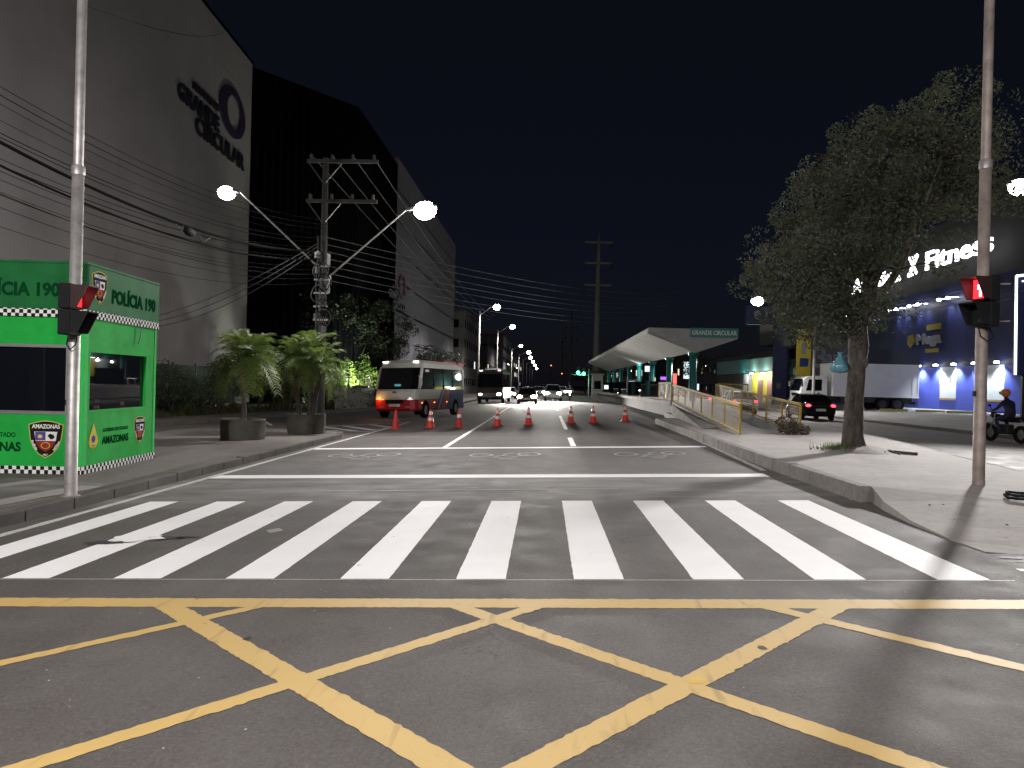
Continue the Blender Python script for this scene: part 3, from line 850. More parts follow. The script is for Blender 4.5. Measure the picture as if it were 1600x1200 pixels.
far_block(-24, -12.0, 156, 186, 9, 'building_dark', 'low dark block left of the avenue beyond the first flat-roofed block', 0.05)
far_block(-24, -11.2, 196, 240, 14, 'building_mid', 'tall dim block far down the left side of the avenue', 0.06)
far_block(-24, -10.6, 252, 330, 10, 'building_dark', 'farthest long block on the left side of the avenue', 0.2)
far_block(20, 36, 180, 240, 9, 'building_dark', 'long dim block far down the right side behind the shelter', 0.2)
far_block(21, 36, 255, 340, 8, 'building_mid', 'farthest block on the right side of the avenue', 0.2)

# ================================================================== POLICE BOOTH
booth = thing('police_booth', 'green police kiosk with checkered bands and dark windows on the left pavement', 'kiosk', (-8.17, 13.24, -0.08), R(4.5))
# local: front face lies in y=0 and runs to -x, right face lies in x=0 and runs to +y
BW, BD = 3.3, 2.95
def booth_face(side):
    """wall with one window opening; u runs along the face from the shared corner"""
    L = BW if side == 'front' else BD
    u0, u1, w0, w1 = (0.28, 3.02, 1.08, 2.26) if side == 'front' else (0.16, 2.50, 1.10, 2.20)
    def B(mb, ua, ub, za, zb, d0, d1):
        if side == 'front': mb.box(-ub, -ua, d0, d1, za, zb)
        else: mb.box(-d1, -d0, ua, ub, za, zb)
        return mb
    post = 0.13
    m = MB(); B(m, post, L-0.10, 0.13, w0, 0.0, 0.06); part('lower_panel', m, 'green_panel', booth, 0.006)
    m = MB(); B(m, post, L-0.10, w1, 2.78, 0.0, 0.06); part('upper_panel', m, 'green_panel', booth, 0.006)
    m = MB(); B(m, post, u0, w0, w1, 0.002, 0.058); part('side_panel', m, 'green_panel', booth)
    m = MB(); B(m, u1, L-0.10, w0, w1, 0.002, 0.058); part('side_panel', m, 'green_panel', booth)
    m = MB(); B(m, L-0.10, L, 0.13, 2.78, -0.012, 0.06); part('corner_post', m, 'green_post', booth, 0.01)
    m = MB(); B(m, u0, u1, w0, w1, 0.05, 0.06); pane = part('window', m, 'glass_dark', booth)
    m = MB()
    t = 0.028
    B(m, u0-t, u1+t, w0-t, w0+t, -0.012, 0.05); B(m, u0-t, u1+t, w1-t, w1+t, -0.012, 0.05)
    B(m, u0-t, u0+t, w0+t, w1-t, -0.012, 0.05); B(m, u1-t, u1+t, w0+t, w1-t, -0.012, 0.05)
    um = (u0+u1)/2
    if side == 'front': B(m, um-0.012, um+0.012, w0+t, w1-t, 0.03, 0.05)
    part('window_frame', m, 'aluminium' if side == 'front' else 'green_panel', pane)
    m = MB(); B(m, 0.0, L, 0.0, 0.135, -0.020, 0.06); part('checker_band', m, 'checker', booth)
    m = MB(); B(m, -0.03, L+0.03, 2.775, 2.915, -0.040, 0.06); part('checker_band', m, 'checker', booth)
    m = MB(); B(m, -0.03, L+0.03, 2.915, 3.72, -0.030, 0.06); part('fascia_panel', m, 'green_fascia', booth, 0.006)
booth_face('front'); booth_face('right')
m = MB(); m.box(-0.13, 0.014, -0.014, 0.13, 0.135, 2.775); part('corner_post', m, 'green_post', booth, 0.012)
m = MB(); m.box(-BW+0.02, -0.06, 0.06, BD-0.02, 0.02, 3.70); part('cabin_core', m, 'shield_black', booth)
m = MB(); m.box(-BW-0.04, 0.045, -0.045, BD+0.04, 3.72, 3.76); part('roof_edge', m, 'green_fascia', booth)
m = MB(); m.path([(0.045, 2.05, 2.86), (0.06, 2.08, 2.7), (0.05, 2.05, 2.5), (0.04, 2.0, 2.42)], 0.012, 6); part('cable_stub', m, 'cable_grey', booth)
FR = (R(90), 0, 0)              # print on the front face
SR = (R(90), 0, R(90))          # print on the right face
lettering('POLÍCIA 190', 0.31, 'dark_green_print', booth, (-1.24, -0.036, 3.28), FR, 0.0012, 0.04, 1.62)
lettering('POLÍCIA 190', 0.34, 'dark_green_print', booth, (0.036, 1.84, 3.28), SR, 0.0012, 0.04, 1.9)
lettering('AMAZONAS', 0.17, 'dark_green_print', booth, (-1.60, -0.006, 0.47), FR, 0.0012, 0.035, 1.08)
lettering('GOVERNO DO ESTADO', 0.085, 'dark_green_print', booth, (-1.68, -0.006, 0.68), FR, 0.0012, 0.015, 1.05)
lettering('AMAZONAS', 0.15, 'dark_green_print', booth, (0.006, 1.22, 0.55), SR, 0.0012, 0.03, 1.05)
lettering('GOVERNO DO ESTADO', 0.07, 'dark_green_print', booth, (0.006, 1.22, 0.74), SR, 0.0012, 0.015, 1.0)
def shield_pts(w, h):
    half = [(0, -0.5), (0.20, -0.40), (0.36, -0.22), (0.45, 0.0), (0.48, 0.22), (0.5, 0.40), (0.33, 0.45), (0.15, 0.49), (0, 0.5)]
    pts = half + [(-x, y) for x, y in half[-2:0:-1]]
    return [(x*w, y*h) for x, y in pts]
def shield(loc, rot, h):
    w = h*0.92
    base = None
    def plate(name, pts, z0, z1, material, parent):
        m = MB(); m.prism(pts, z0, z1); return part(name, m, material, parent)
    base = plate('shield_emblem', shield_pts(w, h), 0.0, 0.004, 'shield_gold', booth)
    base.location = loc; base.rotation_euler = rot
    plate('border', shield_pts(w*0.95, h*0.955), 0.0045, 0.006, 'shield_black', base)
    inner = [(x, y*0.92+0.0*h) for x, y in shield_pts(w*0.66, h*0.72)]
    inner = [(x, min(y, 0.205*h)) for x, y in inner]
    plate('field', inner, 0.0065, 0.0075, 'shield_white', base)
    mid = -0.04*h
    lower = [p for p in inner if p[1] < mid]
    wl = 0.30*w
    lower = sorted(lower, key=lambda p: math.atan2(p[1]-0.0, p[0]))
    pts = [(-wl*0.98, mid)] + [p for p in lower if p[0] < 0] + [p for p in lower if p[0] >= 0] + [(wl*0.98, mid)]
    plate('lower_field', pts, 0.008, 0.009, 'shield_red', base)
    plate('upper_field', [(-0.30*w, mid+0.012*h), (-0.005*w, mid+0.012*h), (-0.005*w, 0.2*h), (-0.305*w, 0.2*h)], 0.008, 0.009, 'shield_blue', base)
    rr = random.Random(4)
    plate('charge', [(0.16*w+0.10*w*math.cos(k*0.63)*(1+rr.uniform(-.3, .3)), 0.08*h+0.065*h*math.sin(k*0.63)*(1+rr.uniform(-.3, .3))) for k in range(10)], 0.008, 0.009, 'shield_black', base)
    plate('charge', [(-0.16*w+0.07*w*math.cos(k*0.63), 0.075*h+0.05*h*math.sin(k*0.63)) for k in range(10)], 0.0095, 0.0105, 'shield_gold', base)
    ring = MB(); vs = []; fs = []
    for k in range(25):
        a = R(360*k/24)
        for q in (1, 0.86): vs.append((0.13*w*q*math.cos(a), -0.165*h+0.085*h*q*math.sin(a), 0.0095))
    for k in range(24): fs.append((2*k, 2*k+1, 2*k+3, 2*k+2))
    ring.add(vs, fs); part('charge', ring, 'shield_gold', base)
    lettering('AMAZONAS', 0.115*h, 'shield_white', base, (0, 0.345*h, 0.008), (0, 0, 0), 0.001, 0.03, 0.80*w)
    lettering('Polícia', 0.070*h, 'shield_white', base, (-0.318*w, -0.165*h, 0.008), (0, 0, R(-60)), 0.001, 0.03, 0.29*h)
    lettering('Militar', 0.070*h, 'shield_white', base, (0.318*w, -0.165*h, 0.008), (0, 0, R(60)), 0.001, 0.03, 0.29*h)
    lettering('1837', 0.055*h, 'shield_white', base, (0, -0.415*h, 0.008), (0, 0, 0), 0.001, 0.02, 0.13*w)
shield((-0.63, -0.002, 0.61), FR, 0.66)
shield((0.002, 2.24, 0.66), SR, 0.55)
shield((0.032, 0.42, 3.35), SR, 0.60)
# coat of arms, drawn as a small star-topped wreath
m = MB()
for k in range(14):
    a0 = R(200 + 140*k/13) if k < 7 else R(200 + 140*k/13)
    p = (0.15*math.cos(a0), 0.17*math.sin(a0))
    m.prism([(p[0]-0.03, p[1]-0.02), (p[0]+0.03, p[1]-0.02), (p[0]+0.03, p[1]+0.02), (p[0]-0.03, p[1]+0.02)], 0, 0.003)
m.prism([(-0.13, -0.12), (0.13, -0.12), (0.15, 0.0), (0, 0.27), (-0.15, 0.0)], 0.0035, 0.005)
o = part('coat_of_arms', m, 'shield_gold', booth); o.location = (0.003, 0.37, 0.62); o.rotation_euler = SR
m = MB(); m.prism([(0.07*math.cos(k), 0.07*math.sin(k)-0.02) for k in [i*0.785 for i in range(8)]], 0.0055, 0.0065); part('badge', m, 'shield_blue', o)

# ================================================================== PEDESTRIAN SIGNAL POSTS
def signal_post(label, loc, face_rz, material, head_off):
    t = thing('pedestrian_signal', label, 'traffic signal', loc)
    m = MB(); m.lathe([(0.086, 0), (0.084, 0.3), (0.080, 4.75), (0.0, 4.75)], 20); part('lower_pole', m, material, t)
    m = MB(); m.lathe([(0.068, 4.72), (0.066, 9.2), (0.0, 9.2)], 18); part('upper_pole', m, material, t)
    m = MB(); m.lathe([(0.092, 4.66), (0.092, 4.78), (0.07, 4.80)], 20); part('sleeve', m, 'galvanised', t)
    m = MB(); m.lathe([(0.13, 0), (0.13, 0.012), (0.10, 0.02)], 20); part('base_flange', m, 'galvanised_worn', t)
    hd = bpy.data.objects.new('signal_head', None)
    z0 = 2.33
    # head: box with two lenses, local +x is the facing direction
    def rot(p): return (p[0], p[1], p[2])
    mb = MB(); mb.box(-0.17, 0.0, -0.17, 0.17, 0, 0.36); mb.box(-0.17, 0.0, -0.17, 0.17, 0.37, 0.73)
    head = part('signal_head', mb, 'black_plastic', t, 0.02)
    head.location = (head_off[0], head_off[1], z0); head.rotation_euler = (0, 0, face_rz)
    for zc, lens, on in ((0.55, 'red_lens', True), (0.18, 'dead_lens', False)):
        mb = MB(); mb.box(0.0, 0.012, -0.13, 0.13, zc-0.135, zc+0.135); part('lens', mb, lens, head)
        mb = MB()   # visor: open hood on three sides, deeper at the top
        for (ya, yb) in ((-0.16, -0.145), (0.145, 0.16)):
            mb.prism([(0.0, zc-0.15), (0.10, zc-0.15), (0.25, zc+0.16), (0.0, zc+0.16)], ya, yb, 'y')
        mb.box(0.0, 0.25, -0.145, 0.145, zc+0.145, zc+0.16)
        part('visor', mb, 'visor_red' if on else 'black_plastic', head)
        if on:
            mb = MB()
            fig = [(-0.02, -0.11), (0.02, -0.11), (0.02, 0.0), (0.055, 0.0), (0.05, 0.07), (-0.05, 0.07), (-0.055, 0.0), (-0.02, 0.0)]
            mb.prism([(p[0], p[1]+zc-0.005) for p in fig], 0.0125, 0.014, 'x')
            mb.prism([(0.025*math.cos(k*0.785), 0.092+zc+0.025*math.sin(k*0.785)) for k in range(8)], 0.0125, 0.014, 'x')
            part('standing_figure', mb, 'red_figure', head)
    for zz in (2.40, 2.98):
        m = MB(); m.lathe([(0.10, zz), (0.10, zz+0.05)], 18)
        m.bar((0, 0, zz+0.025), (head_off[0], head_off[1], zz+0.025), 0.05, 0.04)
        part('bracket', m, 'dark_metal', t)
    m = MB(); m.path([(0.07, -0.05, 2.34), (0.10, -0.12, 2.2), (0.02, -0.13, 2.12), (-0.06, -0.08, 2.2), (-0.07, -0.03, 2.35)], 0.009, 6); part('loose_wire', m, 'cable_black', t)
    m = MB(); m.box(-0.10, -0.078, -0.03, 0.03, 1.32, 1.40); part('push_button', m, 'black_plastic', t)
    return t
sigL = signal_post('steel pedestrian signal post beside the green kiosk', (-6.85, 10.85, -0.08), R(4), 'galvanised', (0.11, -0.15))
sigR = signal_post('brownish steel pedestrian signal post on the concrete median at right', (6.38, 11.58, 0.36), R(180+16), 'galvanised_worn', (-0.11, -0.16))
m = MB()
for dz in (0.0, 0.55): m.bar((0.1, 0.0, 2.42+dz), (0.42, 0.05, 2.44+dz), 0.02, 0.02)
part('side_bracket', m, 'galvanised', sigR)

# ================================================================== CONES
def make_cone(name, label, loc, bands, body_mat, tilt=0.0):
    t = thing(name, label, 'traffic cone', loc, random.uniform(-0.4, 0.4), 'traffic cones across the avenue')
    m = MB(); m.prism([(-0.20,-0.14),(-0.14,-0.20),(0.14,-0.20),(0.20,-0.14),(0.20,0.14),(0.14,0.20),(-0.14,0.20),(-0.20,0.14)], 0.0, 0.045); part('base', m, 'cone_base', t, 0.008)
    m = MB(); m.lathe([(0.155, 0.045), (0.15, 0.07), (0.035, 0.75), (0.022, 0.76), (0.0, 0.755)], 20); part('body', m, body_mat, t)
    def rad(z): return 0.15 + (0.035-0.15)*(z-0.07)/0.68
    for (a, b) in bands:
        m = MB(); m.lathe([(rad(a)+0.004, a), (rad(b)+0.004, b)], 20); m2 = part('band', m, 'reflective_white', t)
    return t
twob = [(0.30, 0.42), (0.53, 0.68)]
for (x, y, b, mm, lab) in [(-5.95, 30.4, [], 'cone_faded', 'plain red traffic cone without white bands, leftmost of the row'),
                           (-4.63, 30.9, twob, 'cone_orange', 'banded traffic cone, second from left, in front of the minibus door'),
                           (-3.50, 31.2, [(0.40, 0.53)], 'cone_faded', 'dull red traffic cone with a single white band'),
                           (-1.98, 31.9, twob, 'cone_orange', 'banded traffic cone standing by the long white lane line'),
                           (-0.70, 32.6, twob, 'cone_orange', 'banded traffic cone in the middle lane before the dark sedan'),
                           (1.13, 33.9, twob, 'cone_orange', 'banded traffic cone just right of the dashed lane line'),
                           (2.10, 33.8, twob, 'cone_orange', 'banded traffic cone second from the right end of the row'),
                           (3.60, 34.8, twob, 'cone_orange', 'rightmost traffic cone of the row nearest the median kerb')]:
    make_cone('traffic_cone', lab, (x, y, zr(x)+0.002), b, mm)

# ================================================================== POTTED PALMS
def make_pot(label, loc, r_, h):
    t = thing('planter', label, 'planter', loc)
    m = MB(); m.lathe([(r_*0.97, 0), (r_, h*0.5), (r_*1.0, h-0.03), (r_*1.02, h), (r_*0.93, h), (r_*0.92, h-0.08)], 32); part('pot', m, 'pot', t)
    m = MB(); m.lathe([(r_*0.93, h-0.09), (r_*0.5, h-0.04), (0.001, h-0.02)], 24); part('soil', m, 'soil', t)
    return t
make_pot('round dark concrete planter nearer the kiosk', (-8.78, 22.0, -0.08), 0.63, 0.58)
make_pot('round dark concrete planter nearer the road corner', (-7.86, 25.0, -0.08), 0.62, 0.63)
def frond_mesh(seed, L, drop, leaf, pairs=26):
    r_ = random.Random(seed); mb = MB()
    pts = []
    for i in range(13):
        t = i/12
        pts.append(Vector((L*(t - 0.18*t*t), 0, L*(0.62*t - drop*t*t))))
    mb.path(pts, [0.012*(1-0.8*i/12) for i in range(13)], 5)
    for k in range(pairs):
        t = 0.14 + 0.86*k/pairs
        i = min(11, int(t*12)); p = pts[i].lerp(pts[i+1], t*12-i)
        d = (pts[i+1]-pts[i]).normalized()
        ll = leaf*(0.5+0.9*math.sin(math.pi*min(1, t*0.92+0.06)))*r_.uniform(0.8, 1.1)
        for s_ in (-1, 1):
            out = (Vector((0, s_, 0))*0.85 + d*0.65 + Vector((0, 0, r_.uniform(0.0, 0.3)))).normalized()
            mid = p + out*ll*0.55
            tip = p + out*ll*0.95 + Vector((0, 0, -ll*r_.uniform(0.12, 0.45)))
            w = d*0.013
            mb.add([p-w*0.6, p+w*0.6, mid+w, mid-w], [(0,1,2,3)]); mb.add([mid-w, mid+w, tip], [(0,1,2)])
    return mb.mesh('frond', False)
FROND = [frond_mesh(s_, 1.0, d, 0.30) for s_, d in ((1, 0.55), (2, 0.80), (3, 1.05), (4, 1.3))]
for f_ in FROND: f_.materials.append(M['palm_leaf'])
DRY = frond_mesh(9, 1.0, 1.5, 0.24, 18); DRY.materials.append(M['dry_palm_leaf'])
def palm(label, loc, stems, seed, size=1.15, nf=26):
    t = thing('palm_plant', label, 'palm', loc)
    r_ = random.Random(seed)
    for (dx, dy, h, lean, rr) in stems:
        top = Vector((dx+lean, dy, h))
        m = MB(); pts = [Vector((dx, dy, 0)).lerp(top, k/6)+Vector((0.02*math.sin(k*2), 0, 0)) for k in range(7)]
        m.path(pts, [rr*(1.15-0.2*k/6)+0.006*(k % 2) for k in range(7)], 10); part('trunk', m, 'bark', t)
        for k in range(nf):
            q = k/nf
            me = FROND[min(3, int(q*4))]
            s_ = size*r_.uniform(0.78, 1.12)
            f_ = link('frond', me, None, t)
            f_.location = top + Vector((0, 0, -0.12*q))
            f_.rotation_euler = (r_.uniform(-0.25, 0.25), R(-52+66*q)+r_.uniform(-.15, .15), k*2.39996+r_.uniform(-.2, .2))
            f_.scale = (s_, s_, s_)
        for k in range(4):
            f_ = link('dry_frond', DRY, None, t); f_.location = top + Vector((0, 0, -0.15))
            f_.rotation_euler = (0, R(28), r_.uniform(0, 6.28)); s_ = size*r_.uniform(0.6, 0.85); f_.scale = (s_, s_, s_)
    return t
palm('bushy potted palm with one slim trunk beside the kiosk', (-8.78, 22.0, 0.44), [(0, 0, 1.75, 0.05, 0.065)], 3, 1.25, 34)
palm('taller potted palm with three trunks at the pavement corner', (-7.86, 25.0, 0.49), [(-0.25, 0.0, 1.75, -0.18, 0.07), (0.08, 0.1, 2.0, 0.06, 0.085), (0.22, -0.12, 1.55, 0.26, 0.075)], 5, 1.12, 20)

# ================================================================== GARDEN IN FRONT OF THE MALL
rs = random.Random(21)
def shrub(label, loc, rad, n, size, leafm='shrub_leaf', clumps=7, group='garden shrubs before the mall', cat='shrub', name='shrub'):
    t = thing(name, label, cat, loc, 0, group)
    m = MB()
    for k in range(clumps):
        c = (rs.uniform(-.6, .6)*rad[0], rs.uniform(-.6, .6)*rad[1], rad[2]*rs.uniform(0.35, 1.25))
        leaf_cloud(m, rs, c, tuple(v*rs.uniform(0.4, 0.62) for v in rad), n//clumps, size)
    part('foliage', m.mesh('foliage', False), leafm, t)
    m = MB()
    for k in range(4):
        a = rs.uniform(0, 6.28); m.path([(0, 0, 0), (0.3*rad[0]*math.cos(a), 0.3*rad[1]*math.sin(a), rad[2]*0.6), (0.5*rad[0]*math.cos(a), 0.5*rad[1]*math.sin(a), rad[2]*1.1)], [0.03, 0.02, 0.01], 5)
    part('stem', m, 'bark', t)
    return t
spots = [(-17.2, 25.5, 1.2, 1.15, 'low dark shrub just right of the kiosk'), (-17.0, 28.2, 1.3, 1.5, 'leafy shrub on the footpath edge left of the potted palms'),
         (-16.8, 31.0, 1.4, 1.75, 'tall leafy shrub behind the kiosk side of the single-trunk palm'), (-16.8, 34.0, 1.4, 1.5, 'rounded shrub behind the single-trunk palm'),
         (-15.9, 37.0, 1.2, 1.7, 'shrub between the two potted palms'), (-15.4, 40.4, 1.2, 1.5, 'shrub behind the three-trunk palm'),
         (-14.9, 43.6, 1.0, 1.3, 'low shrub near the utility pole foot')]
for (x, y, rr, h, lab) in spots:
    shrub(lab, (x, y, -0.06), (rr, rr*1.15, h), 1500, 0.13, 'shrub_leaf')
# clipped hedge running along the garden to the bus
for k, (x, y, L, lab) in enumerate([(-12.45, 48.1, 2.95, 'near end block of the dark clipped hedge beside the minibus'), (-11.25, 54.0, 2.95, 'far block of the dark clipped hedge half hidden by the minibus')]):
    t = thing('hedge', lab, 'hedge', (x, y, -0.06), R(-11.3))
    m = MB(); hh = random.Random(40+k)
    for _ in range(2600):
        q = Vector((hh.uniform(-0.6, 0.6), hh.uniform(-L, L), hh.uniform(0.05, 1.35)))
        e = hh.choice((0, 1, 2, 2))
        if e == 0: q.x = hh.choice((-0.62, 0.62))+hh.gauss(0, 0.05)
        elif e == 1: q.y = -L+hh.gauss(0, 0.05)
        else: q.z = 1.36+hh.gauss(0, 0.05) if hh.random() < .5 else q.z
        leaf_cloud(m, hh, q, (0.03, 0.03, 0.03), 1, 0.12)
    part('foliage', m.mesh('foliage', False), 'dark_leaf', t)
    m = MB(); m.box(-0.5, 0.5, -L+0.1, L-0.1, 0, 1.25); part('twig_core', m, 'dark_leaf', t)
# green lit plants round the garden floodlight
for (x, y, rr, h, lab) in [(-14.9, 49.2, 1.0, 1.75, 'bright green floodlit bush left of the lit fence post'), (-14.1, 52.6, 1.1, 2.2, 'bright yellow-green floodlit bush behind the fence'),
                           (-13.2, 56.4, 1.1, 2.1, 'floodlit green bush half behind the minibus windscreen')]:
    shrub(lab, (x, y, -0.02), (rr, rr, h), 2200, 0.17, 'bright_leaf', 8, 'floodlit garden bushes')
fl = thing('garden_floodlight', 'small garden floodlight hidden behind the hedge and fence', 'floodlight', (-12.65, 52.8, 0.75), R(40))
m = MB(); m.box(-0.16, 0.16, -0.06, 0.06, 0.02, 0.24); part('housing', m, 'dark_metal', fl, 0.01)
m = MB(); m.box(-0.14, 0.14, 0.062, 0.066, 0.04, 0.22); part('glass', m, 'spot_glow', fl)
m = MB(); m.path([(0, 0, -0.8), (0, 0, 0.02)], 0.02, 6); part('stake', m, 'dark_metal', fl)
light('POINT', 'floodlight_lamp', (0, 0.3, 0.55), 3000, fl, None, (0.92, 1.0, 0.80), 0.12)
# garden railing
t = thing('garden_railing', 'thin dark metal railing in front of the floodlit bushes', 'railing', (-13.9, 45.2, -0.06), R(-10.0))
for k in range(8):
    m = MB(); m.box(-0.03, 0.03, 1.7*k-0.03, 1.7*k+0.03, 0, 2.15); part('post', m, 'dark_metal', t)
for z in (2.05, 1.2, 0.35):
    m = MB(); m.bar((0, 0, z), (0, 11.9, z), 0.035, 0.04); part('rail', m, 'dark_metal', t)
# green screen fence behind the shrubs
t = thing('screen_fence', 'dark green screen fence behind the shrubs near the kiosk', 'fence', (-18.6, 20.0, -0.02), 0)
for k in range(11):
    m = MB(); m.box(-0.02, 0.02, k*2.5+0.06, k*2.5+2.44, 0.2, 2.3); part('panel', m, 'fence_green', t)
    m = MB(); m.box(-0.04, 0.04, k*2.5-0.04, k*2.5+0.04, 0, 2.4); part('post', m, 'dark_metal', t)
# tall grass on the verge
m = MB()
for _ in range(5200):
    y = rs.uniform(20, 45); x = edge_x(y)-rs.uniform(1.55, 2.7); h = rs.uniform(0.25, 0.75)*(0.6+0.4*math.sin(y*1.7)); a = rs.uniform(0, 6.28)
    b = Vector((x, y, -0.06)); d = Vector((math.cos(a), math.sin(a), 0)); tip = b+d*h*0.35+Vector((0, 0, h)); md = b+d*h*0.1+Vector((0, 0, h*0.6)); w = Vector((-d.y, d.x, 0))*0.014
    m.add([b-w, b+w, md+w*0.8, md-w*0.8], [(0,1,2,3)]); m.add([md-w*0.8, md+w*0.8, tip], [(0,1,2)])
o = link('tall_grass', m.mesh('tall_grass', False), 'grass_blade'); o['kind'] = 'stuff'; o['label'] = 'tall rough grass on the verge below the shrubs'

def tree(name, label, loc, trunk_pts, radii, limbs, blobs, leafm, size, per, seed, group=None, droop=0.3, aspect=2.2):
    t = thing(name, label, 'tree', loc, 0, group)
    r_ = random.Random(seed)
    m = MB(); m.path(trunk_pts, radii, 14); part('trunk', m, 'bark', t)
    for (pts, ra) in limbs:
        m = MB(); m.path(pts, ra, 8); part('limb', m, 'bark', t)
    m = MB()
    for (c, rad) in blobs: leaf_cloud(m, r_, c, rad, per, size, droop, aspect)
    part('crown', m.mesh('crown', False), leafm, t)
    return t
rt = random.Random(77)
def round_crown(cx, cy, cz, rx, ry, rz_, n, q=0.42):
    out = []
    for _ in range(n):
        while True:
            p = Vector((rt.uniform(-1,1), rt.uniform(-1,1), rt.uniform(-0.8,1)))
            if 0.3 < p.length < 1: break
        s_ = rt.uniform(0.22, q)
        out.append(((cx+p.x*rx, cy+p.y*ry, cz+p.z*rz_), (rx*s_, ry*s_, rz_*s_*0.8)))
    return out
for (x, y, h, rr, lab, sd) in [(-14.6, 59.5, 8.2, 2.6, 'dark garden tree left of the lit mall annex', 1), (-13.4, 64.0, 7.2, 2.3, 'dark garden tree standing above the minibus roof', 2),
                               (-16.6, 55.5, 9.0, 2.3, 'slim dark garden tree right of the utility pole', 3), (-12.6, 84.0, 5.6, 2.8, 'low dark tree at the foot of the mall annex', 4)]:
    tree('garden_tree', lab, (x, y, -0.05), [(0, 0, 0), (0.05, 0, h*0.3), (0.0, 0.05, h*0.62)], [0.14, 0.11, 0.06],
         [([(0, 0, h*0.4), (0.6, 0.2, h*0.62), (1.1, 0.3, h*0.75)], [0.06, 0.04, 0.02]), ([(0, 0, h*0.42), (-0.6, -0.3, h*0.65), (-1.0, -0.4, h*0.8)], [0.06, 0.04, 0.02])],
         round_crown(0, 0, h*0.72, rr, rr, h*0.30, 26), 'dark_leaf', 0.2, 150, sd, 'dark garden trees before the mall')

# ================================================================== UTILITY POLE, LAMPS, CABLES
def utility_pole(label, loc, h, clutter=True, seed=1):
    t = thing('utility_pole', label, 'utility pole', loc)
    r_ = random.Random(seed)
    m = MB(); m.lathe([(0.165, 0), (0.10, h), (0.0, h)], 14); part('pole', m, 'pole_dark', t)
    for z, x0, x1 in ((h-0.15, -0.62, 1.9), (h-1.55, -0.62, 1.9)):
        m = MB(); m.box(x0, x1, -0.20, -0.11, z-0.06, z+0.06); part('crossarm', m, 'pole_dark', t)
        for k in range(4):
            x = x0+0.15+(x1-x0-0.3)*k/3
            m = MB(); m.lathe([(0.03, 0), (0.07, 0.05), (0.04, 0.09), (0.07, 0.13), (0.03, 0.2), (0, 0.2)], 8, (x, -0.155, z+0.06)); part('insulator', m, 'insulator', t)
        m = MB(); m.bar((0, -0.15, z-0.8), (0.62, -0.155, z-0.07), 0.04, 0.04); m.bar((0, -0.15, z-0.8), (-0.55, -0.155, z-0.07), 0.04, 0.04); part('arm_brace', m, 'dark_metal', t)
    if clutter:
        for k in range(9):
            z = 3.6+k*0.33+r_.uniform(-.1, .1); a = r_.uniform(0, 6.28); w = r_.uniform(0.10, 0.22)
            m = MB(); m.obox((0.20*math.cos(a), 0.20*math.sin(a)-0.06, z), (w, 0.16, r_.uniform(0.18, 0.42)), (0, 0, a)); part('junction_case', m, r_.choice(('black_plastic', 'lamp_head', 'galvanised')), t, 0.01)
        for k in range(7):
            z = 3.5+k*0.42; rr = r_.uniform(0.14, 0.30); cx = r_.uniform(-0.15, 0.15)
            m = MB(); m.path([(cx+rr*math.cos(a), -0.26+0.06*math.sin(3*a)-0.03*k % 0.1, z+rr*1.2*math.sin(a)) for a in [2*math.pi*i/18 for i in range(19)]], 0.018, 6); part('cable_coil', m, 'cable_grey' if k % 2 else 'cable_black', t)
        for k in range(5):
            x = r_.uniform(-0.24, 0.24)
            m = MB(); m.path([(x+0.04*math.sin(i*1.3+k), -0.22+0.03*math.cos(i), 2.3+i*0.45) for i in range(11)], 0.016, 6); part('riser_cable', m, 'cable_grey', t)
        for k in range(6):
            z = 3.4+0.47*k
            m = MB(); m.box(-0.26, 0.26, -0.21, -0.18, z-0.03, z+0.03); part('step_bracket', m, 'galvanised', t)
    return t
UP = Vector((-7.95, 26.8, -0.08))
utility_pole('cluttered concrete utility pole behind the three-trunk palm', UP, 9.6)
NP = Vector((-11.0, 9.0, -0.08))
utility_pole('utility pole outside the frame beside the kiosk', NP, 9.6, False, 2)

